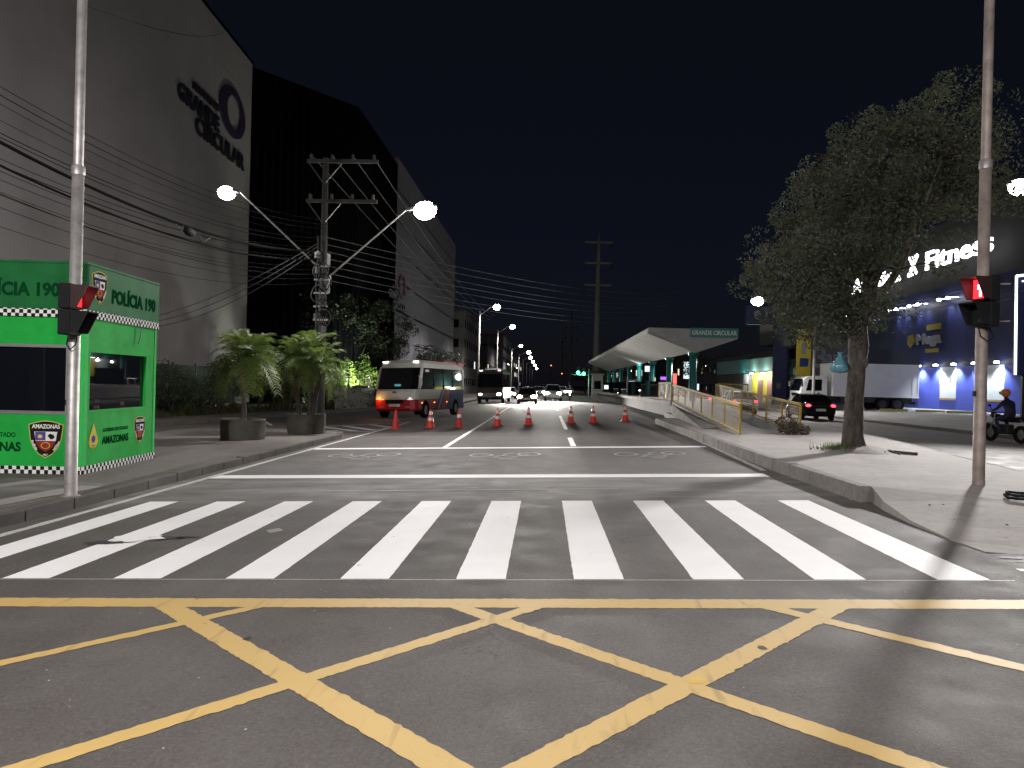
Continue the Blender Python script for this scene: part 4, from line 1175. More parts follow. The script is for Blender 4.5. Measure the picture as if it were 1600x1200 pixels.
def lamp_head(t, c, d, glow='lamp_glow', size=1.0):
    """cobra-head luminaire at c pointing along horizontal direction d, part of thing t"""
    d = Vector(d).normalized(); s_ = size
    rz = math.atan2(d.y, d.x)
    m = MB()
    secs = []
    for x, w, h in ((-0.42, 0.06, 0.05), (-0.25, 0.11, 0.08), (0.0, 0.17, 0.11), (0.26, 0.17, 0.10), (0.40, 0.10, 0.05)):
        secs.append([(x*s_, w*s_*math.cos(a), 0.04+h*s_*max(-0.25, math.sin(a))) for a in [2*math.pi*k/12 for k in range(12)]])
    m.loft(secs)
    hd = part('lamp_housing', m, 'lamp_head', t); hd.location = c; hd.rotation_euler = (0, R(-8), rz)
    m = MB(); m.ball((0.07*s_, 0, -0.05), (0.31*s_, 0.27*s_, 0.24*s_), 14, 8); part('lamp_glass', m, glow, hd)
    return hd
def pole_lamp(label, base, head, power, group='street lamps', pole=None, target=None, glow='lamp_glow', size=1.0, spot=150, with_light=True, blend=0.6, soft=0.2):
    """street lamp on a curved arm; pole None: the arm is clamped to the utility pole"""
    t = thing('street_lamp', label, 'street lamp', base, 0, group)
    b = Vector(base); h = Vector(head)-b
    d = Vector((h.x, h.y, 0)).normalized()
    if pole is not None:
        m = MB(); m.lathe([(0.12, 0), (0.075, pole), (0, pole)], 12); part('pole', m, 'pole_concrete', t)
        a0 = Vector((0, 0, pole-0.5))
    else: a0 = Vector((0, 0, 0))
    e = h - d*0.38*size
    m = MB(); m.path([a0, a0.lerp(e, 0.5)+Vector((0, 0, 0.02)), a0.lerp(e, 0.86)+Vector((0, 0, 0.03)), e+Vector((0, 0, 0.04))], [0.035, 0.032, 0.03, 0.028], 8); part('arm', m, 'galvanised', t)
    hd = lamp_head(t, h, d, glow, size)
    if with_light:
        tg = Vector(target)-b if target is not None else h+Vector((0, 0, -5))
        light('SPOT', 'street_lamp_light', h+Vector((0, 0, -0.31*size-0.08)), power, t, tg, (1, 0.965, 0.935), soft, spot, blend)
    return t
KEY = 1.0
pole_lamp('bright street lamp on a slanting arm over the road, brightest lamp at centre', UP+Vector((0.12, -0.08, 5.3)), (-4.48, 26.8, 7.75), 4300*KEY, target=(-2.4, 18, 0), size=1.3, spot=140)
pole_lamp('street lamp on a slanting arm in front of the mall wall', UP+Vector((-0.12, -0.08, 5.7)), (-11.42, 26.8, 8.28), 900*KEY, target=(-9.8, 25, 0), size=1.0, spot=120)
for i, (x, y, hx, lab) in enumerate([(-7.6, 86, -5.8, 'first small street lamp down the avenue beyond the bright centre lamp'), (-7.4, 115, -5.3, 'second small street lamp down the left of the avenue'),
                                     (-7.8, 172, -5.9, 'third small street lamp down the left of the avenue'), (-7.4, 206, -4.9, 'fourth small street lamp down the left of the avenue'),
                                     (-7.4, 245, -5.2, 'fifth, tiny street lamp far down the avenue'), (-7.4, 290, -5.2, 'sixth, tiny street lamp far down the avenue'),
                                     (-7.4, 345, -5.2, 'seventh, tiny street lamp far down the avenue'), (-7.4, 410, -5.2, 'last visible street lamp far down the avenue')]):
    pole_lamp(lab, (x, y, -0.2), (hx, y, 10.3), 5200*KEY, pole=10.0, size=1.25 if i < 3 else 1.7, glow='lamp_glow' if i < 2 else 'lamp_glow_far', with_light=(i < 4), spot=165)
pole_lamp('street lamp on a slanting arm over the right carriageway left of the tree crown', (18.9, 55.2, 0.28), (14.9, 55, 8.0), 9000*KEY, pole=7.2, target=(12.5, 50, 0), size=1.35, spot=150)
pole_lamp('street lamp at the right edge of the frame beside the tree', (22.6, 31.0, 0.40), (19.1, 32.0, 10.2), 38000*KEY, pole=10.0, target=(2.0, 4.0, 0.2), size=1.35, spot=66, blend=1.0, soft=0.5)
pole_lamp('street lamp behind the photographer on the kiosk side of the junction', (-9.8, -7.5, -0.1), (-6.2, -4.6, 9.0), 11300*KEY, pole=9.0, target=(-3.5, 3.5, 0), size=1.2, spot=150)
pole_lamp('street lamp behind the photographer on the median side of the junction', (9.5, -9.0, 0.1), (5.6, -6.0, 9.0), 3000*KEY, pole=9.0, target=(2.0, 4.0, 0), size=1.2, spot=150)
# amber warning lamps far away
for (x, y, z, lab) in [(1.6, 260, 8.0, 'tiny orange lamp hanging above the far avenue, left one'), (5.3, 260, 5.3, 'tiny orange lamp above the far avenue, right one')]:
    t = thing('warning_lamp', lab, 'lamp', (x, y, 0))
    m = MB(); m.lathe([(0.08, 0), (0.05, z), (0, z)], 8); part('mast', m, 'dark_metal', t)
    m = MB(); m.ball((0, 0, z+0.3), 0.20, 10, 6); part('lamp_globe', m, 'marker_amber', t)

def cable(label, a, b, sag, rad, material, group, n=24, name='cable'):
    a, b = Vector(a), Vector(b)
    pts = [a.lerp(b, k/n) + Vector((0, 0, -4*sag*(k/n)*(1-k/n))) for k in range(n+1)]
    o = link(name, MB().path(pts, rad, 5, False), material)
    return tag(o, label, 'cable', group)
rc = random.Random(8)
ORD = ['topmost', 'second', 'third', 'fourth', 'fifth', 'sixth', 'seventh', 'eighth', 'ninth', 'tenth', 'eleventh', 'twelfth', 'thirteenth', 'fourteenth', 'lowest']
for k in range(15):
    za = 5.2+0.155*k; zb = 5.3+0.165*k
    dx = rc.uniform(-0.5, 0.5)
    cable('thin dark wire past the mall wall to the utility pole, %s%s' % (ORD[14-k], '' if k in (0, 14) else ' from the top'), UP+Vector((dx*0.4, -0.2, za)), NP+Vector((dx, 0, zb)), 0.88+rc.uniform(-.04, .04), rc.uniform(0.005, 0.010), 'cable_black', 'overhead wires from the utility pole to the left')
bd = cable('thick sagging black cable bundle in front of the mall wall', UP+Vector((-0.15, -0.15, 6.3)), NP+Vector((0.2, 0, 6.9)), 0.97, 0.035, 'cable_black', None, name='cable_bundle')
cable('second black cable bundle just below the thick one', UP+Vector((-0.15, -0.15, 6.0)), NP+Vector((0.0, 0, 6.5)), 0.95, 0.025, 'cable_black', None, name='cable_bundle')
t = thing('splice_case', 'black splice case hanging on the thick cable bundle below the left lamp', 'splice case', (-9.17, 19.2, 5.38))
m = MB(); m.ball((0, 0, 0), (0.10, 0.30, 0.11), 12, 8); part('case', m, 'black_plastic', t)
m = MB(); m.path([(0, -0.35, 0.1), (0.05, -0.5, -0.1), (0, -0.7, 0.06)], 0.012, 5); m.path([(0, 0.35, 0.1), (0.05, 0.7, -0.12), (0, 1.2, 0.08)], 0.012, 5); part('tail_wire', m, 'cable_grey', t)
for k in range(3):
    cable('pale drooping wire from the utility pole down behind the kiosk, %s of three' % ('top', 'middle', 'bottom')[k], UP+Vector((-0.1, -0.15, 6.6-0.1*k)), (-18.9, 35.0+0.4*k, 4.3-0.15*k), 0.35+0.1*k, 0.012, 'cable_grey', 'pale drooping wires')
for k in range(7):
    cable('pale wire crossing the avenue from the utility pole, %s of seven' % ('lowest', 'second lowest', 'third lowest', 'middle', 'third highest', 'second highest', 'highest')[k], UP+Vector((0.1, 0.0, 5.3+0.25*k)), (13.0+k*0.4, 92.0, 9.8+0.55*k), 0.9+0.06*math.sin(k*2), 0.012, 'cable_grey', 'wires crossing the avenue')
for k in range(4):
    cable('dim wire along the avenue into the distance, %s on the crossarms' % ('leftmost', 'second from left', 'second from right', 'rightmost')[k], UP+Vector((-0.45+k*0.72, -0.15, 9.65)), (-9.0+k*0.4, 115.0, 11.0+0.3*k), 1.2, 0.011, 'cable_grey', 'wires along the avenue')
cable('single wire from the top of the left signal post to the mall roof', (-6.85, 10.85, 7.05), (-19.65, 45.0, 22.3), 0.35, 0.010, 'cable_black', None)
for k in range(3):
    cable('%s of three pale wires stretched behind the right signal head' % ('lowest', 'middle', 'highest')[k], (22.6, 31.0, 6.6+0.25*k), (18.9, 55.2, 6.4+0.25*k), 0.4, 0.012, 'cable_grey', 'wires along the shops')

# transmission poles on the median
for (x, y, lab) in [(8.35, 130, 'tall tapering transmission pole behind the shelter roof'), (8.6, 274, 'second tall transmission pole, farther and fainter'), (8.8, 430, 'third transmission pole, faintest in the distance')]:
    t = thing('transmission_pole', lab, 'transmission pole', (x, y, 0.1), 0, 'transmission poles on the median')
    m = MB(); m.lathe([(0.62, 0), (0.48, 11), (0.30, 24), (0.22, 28), (0, 28)], 12); part('pole', m, 'pole_concrete', t)
    for z in (25.8, 22.3, 18.6):
        m = MB(); m.box(-2.3, 2.3, -0.15, 0.15, z-0.14, z+0.14); part('crossarm', m, 'pole_concrete', t)
        for s_ in (-2.2, 2.2):
            m = MB(); m.lathe([(0.08, 0), (0.14, -0.3), (0.08, -0.6), (0.14, -0.9), (0, -1.0)], 8, (s_, 0, z-0.14)); part('insulator', m, 'insulator', t)

# green signal far down the avenue
t = thing('traffic_light', 'distant vehicle signal showing two green lights left of the shelter', 'traffic light', (6.1, 110, 0.1))
m = MB(); m.lathe([(0.09, 0), (0.08, 4.0), (0, 4.0)], 10); part('post', m, 'galvanised', t)
m = MB(); m.bar((0, 0, 3.1), (-2.6, 0, 3.15), 0.08, 0.08); part('arm', m, 'galvanised', t)
for x, z in ((-1.55, 3.45), (-0.75, 3.30)):
    m = MB(); m.box(x-0.22, x+0.22, 0.0, 0.25, z-0.3, z+0.85); hd = part('signal_head', m, 'black_plastic', t)
    m = MB(); m.ball((x, -0.03, z), (0.24, 0.06, 0.24), 12, 8); part('lens', m, 'green_lens', hd)
light('POINT', 'signal_glow', (-1.2, -0.8, 3.3), 120, t, None, (0.1, 1.0, 0.5), 0.2)

# ================================================================== BUS SHELTER, PLATFORM, RAMP
plat = thing('boarding_platform', 'raised concrete boarding platform under the shelter', 'platform', (0, 0, 0))
m = MB(); m.box(6.75, 10.5, 40.2, 102, 0.05, 0.80); part('plinth', m, 'dark_kerb', plat)
for k in range(21):
    m = MB(); m.box(6.45, 10.7, 40.0+k*2.95+0.01, 40.0+k*2.95+2.94, 0.78, 1.0); part('deck_slab', m, 'platform_concrete', plat, 0.02)
ramp = thing('access_ramp', 'concrete ramp climbing from the median to the platform', 'ramp', (0, 0, 0))
m = MB()
m.add([(5.55,22.9,.38),(7.95,23.6,.38),(8.9,40,1.0),(6.5,40,1.0),(5.55,22.9,.10),(7.95,23.6,.10),(8.9,40,.10),(6.5,40,.10)], [(0,1,2,3),(4,7,6,5),(0,4,5,1),(1,5,6,2),(2,6,7,3),(3,7,4,0)])
part('slope', m, 'platform_concrete', ramp)
m = MB(); m.add([(5.15,25.5,.383),(5.62,25.5,.383),(6.46,39.5,.383),(5.9,36.0,.383),(5.62,25.5,.46),(6.46,39.5,.86)], [(0,1,2,3),(0,4,1),(0,3,5,4),(3,2,5),(1,4,5,2)]); part('side_fillet', m, 'kerb_concrete', ramp)
def railing(label, a, b, H0, n):
    t = thing('ramp_railing', label, 'railing', (0, 0, 0), 0, 'yellow ramp railings')
    A, B = Vector(a), Vector(b)
    Hh = Vector((0, 0, H0))
    m = MB(); m.bar(A+Hh, B+Hh, 0.065, 0.075); part('top_rail', m, 'rail_yellow', t)
    m = MB(); m.bar(A+Hh*0.10, B+Hh*0.10, 0.04, 0.045); part('bottom_rail', m, 'rail_yellow', t)
    for k in range(n+1):
        p = A.lerp(B, k/n)
        m = MB(); m.bar(p, p+Hh*1.0, 0.055, 0.055); part('post', m, 'rail_yellow', t)
        if k < n:
            q = A.lerp(B, (k+1)/n); m = MB()
            for j in range(1, 22):
                c = p.lerp(q, j/22); m.bar(c+Hh*0.10, c+Hh*0.98, 0.007, 0.007)
            for z in [0.10+0.88*i/9 for i in range(1, 9)]: m.bar(p+Hh*z, q+Hh*z, 0.007, 0.007)
            part('mesh_infill', m, 'wire_mesh', t)
    return t
railing('yellow mesh railing on the road side of the access ramp', (5.66, 22.6, 0.38), (6.55, 40.0, 1.0), 0.86, 7)
railing('yellow mesh railing on the shop side of the access ramp', (7.86, 24.06, 0.38), (8.75, 40.0, 1.0), 0.90, 7)
t = railing('short yellow railing return at the road edge of the platform', (6.5, 40.1, 1.0), (6.5, 44.5, 1.0), 0.95, 2)
t = railing('short yellow railing return at the shop edge of the platform', (8.85, 40.1, 1.0), (10.4, 40.1, 1.0), 0.95, 1)

sh = thing('bus_shelter', 'long pale shelter with winged roof on teal columns', 'bus shelter', (0, 0, 0))
Y0, Y1 = 42.0, 100.0
def wing_roof(x0, z0, x1, z1, th):
    return [(x0, z0), (x1, z1), (x1, z1-th), (x0, z0-th)]
for k in range(10):
    a, b = Y0+k*5.8+0.006, Y0+(k+1)*5.8-0.006
    m = MB(); m.prism([(5.45, 4.90), (8.0, 3.95), (8.0, 3.66), (5.45, 4.62)], a, b, 'y'); part('roof_panel', m, 'roof_concrete', sh)
    m = MB(); m.prism([(8.0, 3.95), (10.25, 4.86), (10.25, 4.58), (8.0, 3.66)], a, b, 'y'); part('roof_panel', m, 'roof_concrete', sh)
m = MB(); m.prism([(5.45, 4.93), (10.25, 4.90), (10.25, 4.40), (8.0, 3.60), (5.45, 4.80)], Y0-0.14, Y0-0.01, 'y'); gable = part('gable_panel', m, 'roof_concrete', sh)
m = MB(); m.box(7.72, 10.28, Y0-0.20, Y0-0.15, 4.46, 4.96); sg = part('name_board', m, 'sign_teal', sh)
lettering('GRANDE CIRCULAR', 0.25, 'sign_white', sg, (9.0, Y0-0.205, 4.71), (R(90), 0, 0), 0.006, 0.02, 2.4)
for k in range(8):
    y = 42.6+k*8.1
    m = MB(); m.lathe([(0.20, 1.0), (0.20, 3.68), (0, 3.68)], 16, (8.05, y, 0)); part('column', m, 'steel_teal', sh)
    m = MB(); m.lathe([(0.26, 3.50), (0.30, 3.66)], 16, (8.05, y, 0)); part('capital', m, 'steel_teal', sh)
for k in range(5):
    y = 56+k*9
    m = MB(); m.box(6.9, 8.9, y, y+0.05, 1.0, 2.15); part('windbreak', m, 'glass_dark', sh)
for (x, y, h, mm, lab) in [(7.3, 66, 0.95, 'screen_white', 'lit white advertising panel on the platform under the shelter, nearer one'), (9.9, 62, 0.7, 'screen_white', 'small lit panel on the shop side of the platform'),
                           (7.2, 92, 0.6, 'screen_white', 'small lit panel at the far end of the platform')]:
    t = thing('advertising_panel', lab, 'panel', (x, y, 1.0))
    m = MB(); m.box(-0.42, 0.42, 0, 0.12, 0.25, 0.25+h+0.1); part('case', m, 'lamp_head', t, 0.02)
    m = MB(); m.box(-0.24, 0.24, -0.01, -0.002, 0.36, 0.22+h); part('screen', m, mm, t)
    m = MB(); m.box(-0.3, -0.2, 0.02, 0.1, 0, 0.25); m.box(0.2, 0.3, 0.02, 0.1, 0, 0.25); part('foot', m, 'dark_metal', t)
for k, (x, y) in enumerate([(7.3, 58), (7.3, 72), (7.3, 80)]):
    t = thing('platform_bench', ['bench under the shelter nearest the ramp', 'middle bench under the shelter', 'farthest bench under the shelter'][k], 'bench', (x, y, 1.0), 0, 'benches under the shelter')
    m = MB(); m.box(-0.22, 0.22, -0.9, 0.9, 0.42, 0.48); part('seat', m, 'aluminium', t)
    for s_ in (-0.75, 0.75):
        m = MB(); m.box(-0.18, 0.18, s_-0.03, s_+0.03, 0, 0.42); part('leg', m, 'dark_metal', t)
t = thing('platform_booth', 'pale ticket booth at the far end of the platform', 'kiosk', (6.9, 104, 0.1))
m = MB(); m.box(-0.7, 0.7, -0.7, 0.7, 0, 3.1); part('wall', m, 'roof_concrete', t, 0.03)
m = MB(); m.box(-0.85, 0.85, -0.85, 0.85, 3.1, 3.25); part('roof', m, 'roof_concrete', t)
m = MB(); m.box(-0.45, 0.45, -0.73, -0.70, 1.2, 2.3); part('window', m, 'glass_dark', t)
light('POINT', 'shelter_tube', (7.9, 66, 3.3), 60, sh, None, (0.95, 1, 1), 0.3)
# dark round trees beyond the platform end
for (x, y, h, lab, sd) in [(8.6, 118, 5.6, 'dark round tree on the median beyond the shelter', 5), (7.6, 150, 5.0, 'second dark round tree on the median, farther away', 6), (22.5, 118, 7.5, 'dim street tree behind the shelter on the right footpath', 7)]:
    tree('street_tree', lab, (x, y, 0.1), [(0, 0, 0), (0.05, 0, h*0.4), (0, 0, h*0.7)], [0.16, 0.12, 0.06], [([(0, 0, h*0.4), (0.8, 0, h*0.65)], [0.07, 0.03])],
         round_crown(0, 0, h*0.68, 2.6, 2.6, h*0.3, 22), 'tree_leaf', 0.26, 90, sd, 'dark street trees in the distance')

# ================================================================== MEDIAN TREE AND SMALL THINGS ON THE MEDIAN
TB = Vector((6.92, 17.55, 0.36))
tt = random.Random(13)
blobs = []
def env(px_, pz):   # crown outline: half-width profile by height above the ground (local)
    return True
limb_defs = [([(0.02, 0, 2.55), (-0.55, -0.1, 3.2), (-1.2, -0.2, 3.75), (-1.95, -0.2, 4.0)], [0.13, 0.10, 0.07, 0.03]),
             ([(0.05, 0, 2.6), (0.35, 0.2, 3.5), (0.6, 0.3, 4.7), (0.9, 0.2, 6.2), (1.3, 0.1, 7.4)], [0.15, 0.12, 0.09, 0.06, 0.02]),
             ([(0.05, 0, 2.7), (0.30, -0.2, 3.8), (0.75, -0.3, 5.2), (1.9, -0.3, 6.0), (3.1, -0.3, 6.3)], [0.13, 0.10, 0.08, 0.05, 0.02]),
             ([(0.0, 0, 2.9), (-0.35, 0.5, 4.2), (-0.7, 0.8, 5.6), (-0.8, 0.9, 6.6)], [0.11, 0.08, 0.05, 0.02]),
             ([(0.1, 0, 2.9), (0.6, -0.7, 4.0), (0.8, -1.3, 5.2), (1.0, -1.6, 6.1)], [0.10, 0.08, 0.05, 0.02]),
             ([(0.2, 0.1, 3.4), (0.5, 0.6, 4.8), (1.5, 0.9, 5.7), (3.0, 1.0, 6.1)], [0.09, 0.07, 0.05, 0.02]),
             ([(-0.9, -0.15, 3.45), (-1.5, -0.6, 3.3), (-2.1, -0.9, 3.3)], [0.06, 0.04, 0.02]),
             ([(0.6, 0.3, 4.7), (-0.2, -0.3, 5.7), (-0.5, -0.6, 6.6)], [0.07, 0.05, 0.02])]
# crown envelope: local (x, z) outline traced as a polygon, filled with clumps at random depth
outline = [(-1.95, 3.2), (-2.0, 4.0), (-1.55, 4.9), (-1.1, 5.8), (-0.75, 6.6), (-0.1, 7.25), (0.9, 7.4), (1.6, 7.9), (2.1, 7.3), (3.2, 7.0), (4.2, 6.4), (4.5, 5.9), (4.2, 5.3), (3.0, 5.1), (2.0, 4.6), (1.2, 3.9), (0.5, 3.2), (0.1, 2.95), (-0.6, 2.65), (-1.2, 2.6), (-1.8, 2.75)]
def inside(x, z, poly):
    c = False; j = len(poly)-1
    for i in range(len(poly)):
        if ((poly[i][1] > z) != (poly[j][1] > z)) and (x < (poly[j][0]-poly[i][0])*(z-poly[i][1])/(poly[j][1]-poly[i][1])+poly[i][0]): c = not c
        j = i
    return c
while len(blobs) < 330:
    x, z = tt.uniform(-2.6, 4.6), tt.uniform(2.6, 8.3)
    if not inside(x, z, outline): continue
    if x > 2.9 and 4.9 < z < 7.1: continue
    dpt = 2.6*math.sqrt(max(0.05, 1-((z-5.2)/3.3)**2))
    y = tt.uniform(-dpt, dpt)*0.95
    if 0.1 < x < 3.6 and abs(z-y*(z-1.3)/17.5-(3.85+0.36*x)) < 0.75 and tt.random() < 0.94: continue   # open gap under the upper limbs
    s_ = tt.choice((0.26, 0.32, 0.42, 0.55, 0.66))
    blobs.append(((x, y, z), (s_, s_, s_*0.62)))
for (x, z) in [(1.55, 7.95), (1.62, 8.2), (1.3, 7.8), (-2.25, 3.9), (-2.15, 4.05), (-1.7, 5.3), (-1.3, 6.0), (-0.5, 7.2), (0.2, 7.5), (2.4, 7.6), (-2.1, 2.95), (-1.5, 2.5), (-1.0, 2.45), (-0.6, 2.5)]:
    blobs.append(((x, tt.uniform(-.6, .6), z), (0.24, 0.24, 0.2)))
mt = thing('median_tree', 'large fine-leaved tree growing from the median beside the right signal post', 'tree', TB)
m = MB(); m.path([(0.02, 0, -0.05), (-0.02, 0, 0.35), (0.0, 0.02, 1.1), (0.04, 0.0, 1.9), (0.06, 0, 2.4), (0.04, 0, 2.95)], [0.30, 0.225, 0.195, 0.19, 0.215, 0.17], 16); part('trunk', m, 'bark', mt)
m = MB(); m.ball((0.14, -0.12, 2.0), (0.10, 0.09, 0.13), 10, 7); m.ball((-0.12, -0.13, 1.2), (0.07, 0.07, 0.10), 10, 7); part('burr', m, 'bark', mt)
for pts, ra in limb_defs:
    m = MB(); m.path(pts, ra, 8); part('limb', m, 'bark', mt)
# twigs reaching into every clump
m = MB()
for (c, rad) in blobs[::2]:
    best = min((Vector(p) for pts, ra in limb_defs for p in pts), key=lambda q: (q-Vector(c)).length)
    mid = best.lerp(Vector(c), 0.5)+Vector((0, 0, 0.12)); m.path([best, mid, Vector(c)], [0.022, 0.014, 0.006], 5, False)
part('twigs', m.mesh('twigs', False), 'twig', mt)['kind'] = 'stuff'
m = MB()
for (c, rad) in blobs: leaf_cloud(m, tt, c, rad, 190, 0.082, 0.55, 2.6, 0.5)
part('crown', m.mesh('crown', False), 'tree_leaf', mt)
# soil mound, grass tuft
md = thing('tree_mound', 'low mound of earth and broken concrete round the tree foot', 'mound', (6.95, 17.5, 0.375))
m = MB(); rr = random.Random(3); vs = []; fs = []
N = 26; rings = [(0.0, 0.14), (0.35, 0.12), (0.62, 0.07), (0.85, -0.01)]
for (r0, z) in rings:
    for k in range(N):
        a = 2*math.pi*k/N; q = r0*(1+rr.uniform(-.12, .12)); vs.append((q*math.cos(a)*0.95, q*math.sin(a)*1.1, z+rr.uniform(-.02, .02) if z > 0 else z))
for i in range(3):
    for k in range(N): fs.append((i*N+k, i*N+(k+1) % N, (i+1)*N+(k+1) % N, (i+1)*N+k))
m.add(vs, fs, True); part('earth', m, 'mound_soil', md)
m = MB(); m.obox((0.75, -0.35, 0.03), (0.05, 0.9, 0.07), (0, 0, R(35))); part('broken_edging', m, 'dark_kerb', md)
m = MB()
for k in range(40):
    a = rr.uniform(0, 6.28); q = rr.uniform(0.3, 0.95); s_ = rr.uniform(0.012, 0.04); m.ball((q*math.cos(a), q*math.sin(a), 0.09*(1-q)+0.015), (s_, s_, s_*0.7), 6, 4, 0.3, rr)
part('stones', m, 'kerb_concrete', md)['kind'] = 'stuff'
m = MB()
for _ in range(420):
    a = rr.uniform(0, 6.28); q = abs(rr.gauss(0, 0.17)); b = Vector((6.55+q*math.cos(a)*1.4, 17.35+q*math.sin(a), 0.42)); h = rr.uniform(0.08, 0.24); d = Vector((rr.gauss(0, .5), rr.gauss(0, .5), 1)).normalized(); w = Vector((d.y, -d.x, 0)).normalized()*0.008 if abs(d.x)+abs(d.y) > .01 else Vector((0.008, 0, 0))
    m.add([b-w, b+w, b+d*h], [(0,1,2)])
o = link('grass_tuft', m.mesh('grass_tuft', False), 'bright_leaf'); o['kind'] = 'stuff'; o['label'] = 'tuft of green grass at the foot of the median tree'
# blue plastic bag tied to the trunk
bg_ = thing('plastic_bag', 'blue plastic bag tied to the median tree trunk', 'bag', (6.50, 17.32, 2.12))
m = MB(); rr = random.Random(17); vs = []; fs = []; N = 16
prof = [(0.02, -0.01), (0.14, 0.01), (0.20, 0.09), (0.17, 0.19), (0.10, 0.29), (0.045, 0.36), (0.03, 0.40), (0.07, 0.45)]
for (r0, z) in prof:
    for k in range(N):
        a = 2*math.pi*k/N; q = r0*(1+0.16*math.sin(5*a+z*9)+rr.uniform(-.07, .07)); vs.append((q*math.cos(a), q*math.sin(a)*0.8, z+rr.uniform(-.012, .012)))
for i in range(len(prof)-1):
    for k in range(N): fs.append((i*N+k, i*N+(k+1) % N, (i+1)*N+(k+1) % N, (i+1)*N+k))
m.add(vs, fs, True); part('sack', m, 'bag_blue', bg_)
m = MB(); m.path([(0, 0, 0.39), (0.12, 0.08, 0.5), (0.32, 0.14, 0.56)], 0.008, 5); part('tie_string', m, 'bag_blue', bg_)
# dry brush pile against the shop-side railing
t = thing('brush_pile', 'pile of dry cut branches against the lower end of the yellow railing', 'brush pile', (7.55, 23.6, 0.38))
m = MB(); leaf_cloud(m, rr, (0, 0, 0.14), (0.50, 0.40, 0.20), 700, 0.10, 0.0, 4.0); leaf_cloud(m, rr, (-0.25, 0.1, 0.34), (0.3, 0.3, 0.22), 350, 0.10, 0.0, 4.0); part('dry_leaves', m.mesh('dry_leaves', False), 'dry_brush', t)
m = MB()
for k in range(24):
    a = rr.uniform(0, 6.28); b = rr.uniform(0.2, 0.7); m.path([(rr.uniform(-.4, .4), rr.uniform(-.3, .3), 0.03), (b*math.cos(a)*0.6, b*math.sin(a)*0.5, rr.uniform(0.2, 0.55))], [0.012, 0.005], 5)
part('twigs', m, 'bark', t)
# loop of black hose at the right edge
t = thing('hose_loop', 'loop of black hose lying on the median at the right edge', 'hose', (6.35, 10.3, 0.365))
m = MB()
for q, dz in ((0.27, 0.02), (0.25, 0.055)):
    m.path([(q*1.15*math.cos(a), q*0.9*math.sin(a), dz+0.012*math.sin(3*a)) for a in [2*math.pi*i/24 for i in range(25)]], 0.016, 7)
part('loop', m, 'tyre', t)
m = MB(); m.path([(-0.3, 0, 0.03), (-0.36, -0.1, 0.02), (-0.2, -0.28, 0.02)], 0.016, 7); part('free_end', m, 'tyre', t)

# ================================================================== SHOPS ON THE RIGHT
store = thing('blue_store', 'long dark blue store front with white door panels behind the truck', 'building', (28, 44, 0.6), R(90))
# local +x runs away along the facade, local +y points away from the road (to -X after rotation: flip so that outwards is +y)
# rotation of 90 deg: local x -> +Y, local y -> -X, so outwards (to the road) is +y
m = MB(); m.box(-4, 31, -14, 0, -0.4, 8.1); part('wall', m, 'blue_wall', store)
m = MB(); m.box(-4.1, 31.1, -14, 0.25, 8.1, 8.6); part('cornice', m, 'totem_blue', store)
m = MB(); m.box(-4, 31, 0.0, 0.06, 3.02, 3.22); part('door_header', m, 'totem_blue', store)
for (a, b) in [(-4.0, 4.2), (6.2, 9.7), (11.9, 15.0), (17.4, 31.0)]:
    m = MB(); m.box(a, b, 0.0, 0.05, 0.0, 3.0); part('blue_panel', m, 'blue_door', store)
for (a, b) in [(4.2, 6.2), (9.7, 11.9), (15.0, 17.4)]:
    m = MB(); m.box(a+0.02, b-0.02, 0.0, 0.04, 0.82, 3.0); part('white_panel', m, 'white_panel', store)
    m = MB(); m.box(a+0.02, b-0.02, 0.0, 0.05, 0.70, 0.80); part('ochre_sill', m, 'ochre_strip', store)
    m = MB(); m.box(a+0.02, b-0.02, 0.0, 0.045, 0.0, 0.68); part('low_panel', m, 'blue_low', store)
m = MB(); m.box(10.3, 10.42, 0.042, 0.06, 1.9, 2.25); part('door_handle', m, 'dark_metal', store)
for k, (x, p) in enumerate([(4.5, 60), (7.0, 70), (9.5, 70), (11.9, 70), (14.4, 70)]):
    m = MB(); m.lathe([(0.0, 0.0), (0.17, 0.0), (0.14, 0.10), (0.05, 0.12)], 12, (x, 0.35, 3.10)); part('lamp_shade', m, 'spot_glow', store)
    light('SPOT', 'door_spot', (x, 0.42, 3.02), 620, store, (x, 0.30, 0.0), (0.86, 0.93, 1.0), 0.05, 130, 0.7)
for k, x in enumerate((9.7, 10.9, 14.0, 15.3, 17.4, 18.7)):
    m = MB(); m.ball((x, 0.72, 7.68), (0.16, 0.16, 0.10), 10, 6); m.bar((x, 0.02, 7.75), (x, 0.45, 7.75), 0.04, 0.04); part('spotlight', m, 'spot_glow', store)
    light('SPOT', 'wall_spot', (x, 0.55, 7.55), 150, store, (x-0.3, 0.0, 6.6), (0.80, 0.88, 1.0), 0.05, 75, 1.0)
m = MB(); m.prism([(26.4, 7.9), (27.7, 7.9), (27.2, 6.2), (26.9, 6.2)], 0.0, 0.10, 'y'); part('yellow_emblem', m, 'shop_yellow', store)
m = MB(); m.ball((27.0, 0.75, 8.0), (0.16, 0.16, 0.10), 10, 6); part('spotlight', m, 'spot_glow', store)
light('SPOT', 'wall_spot', (27.0, 0.6, 7.85), 160, store, (27.0, 0.0, 7.0), (1.0, 0.95, 0.8), 0.05, 75, 1.0)
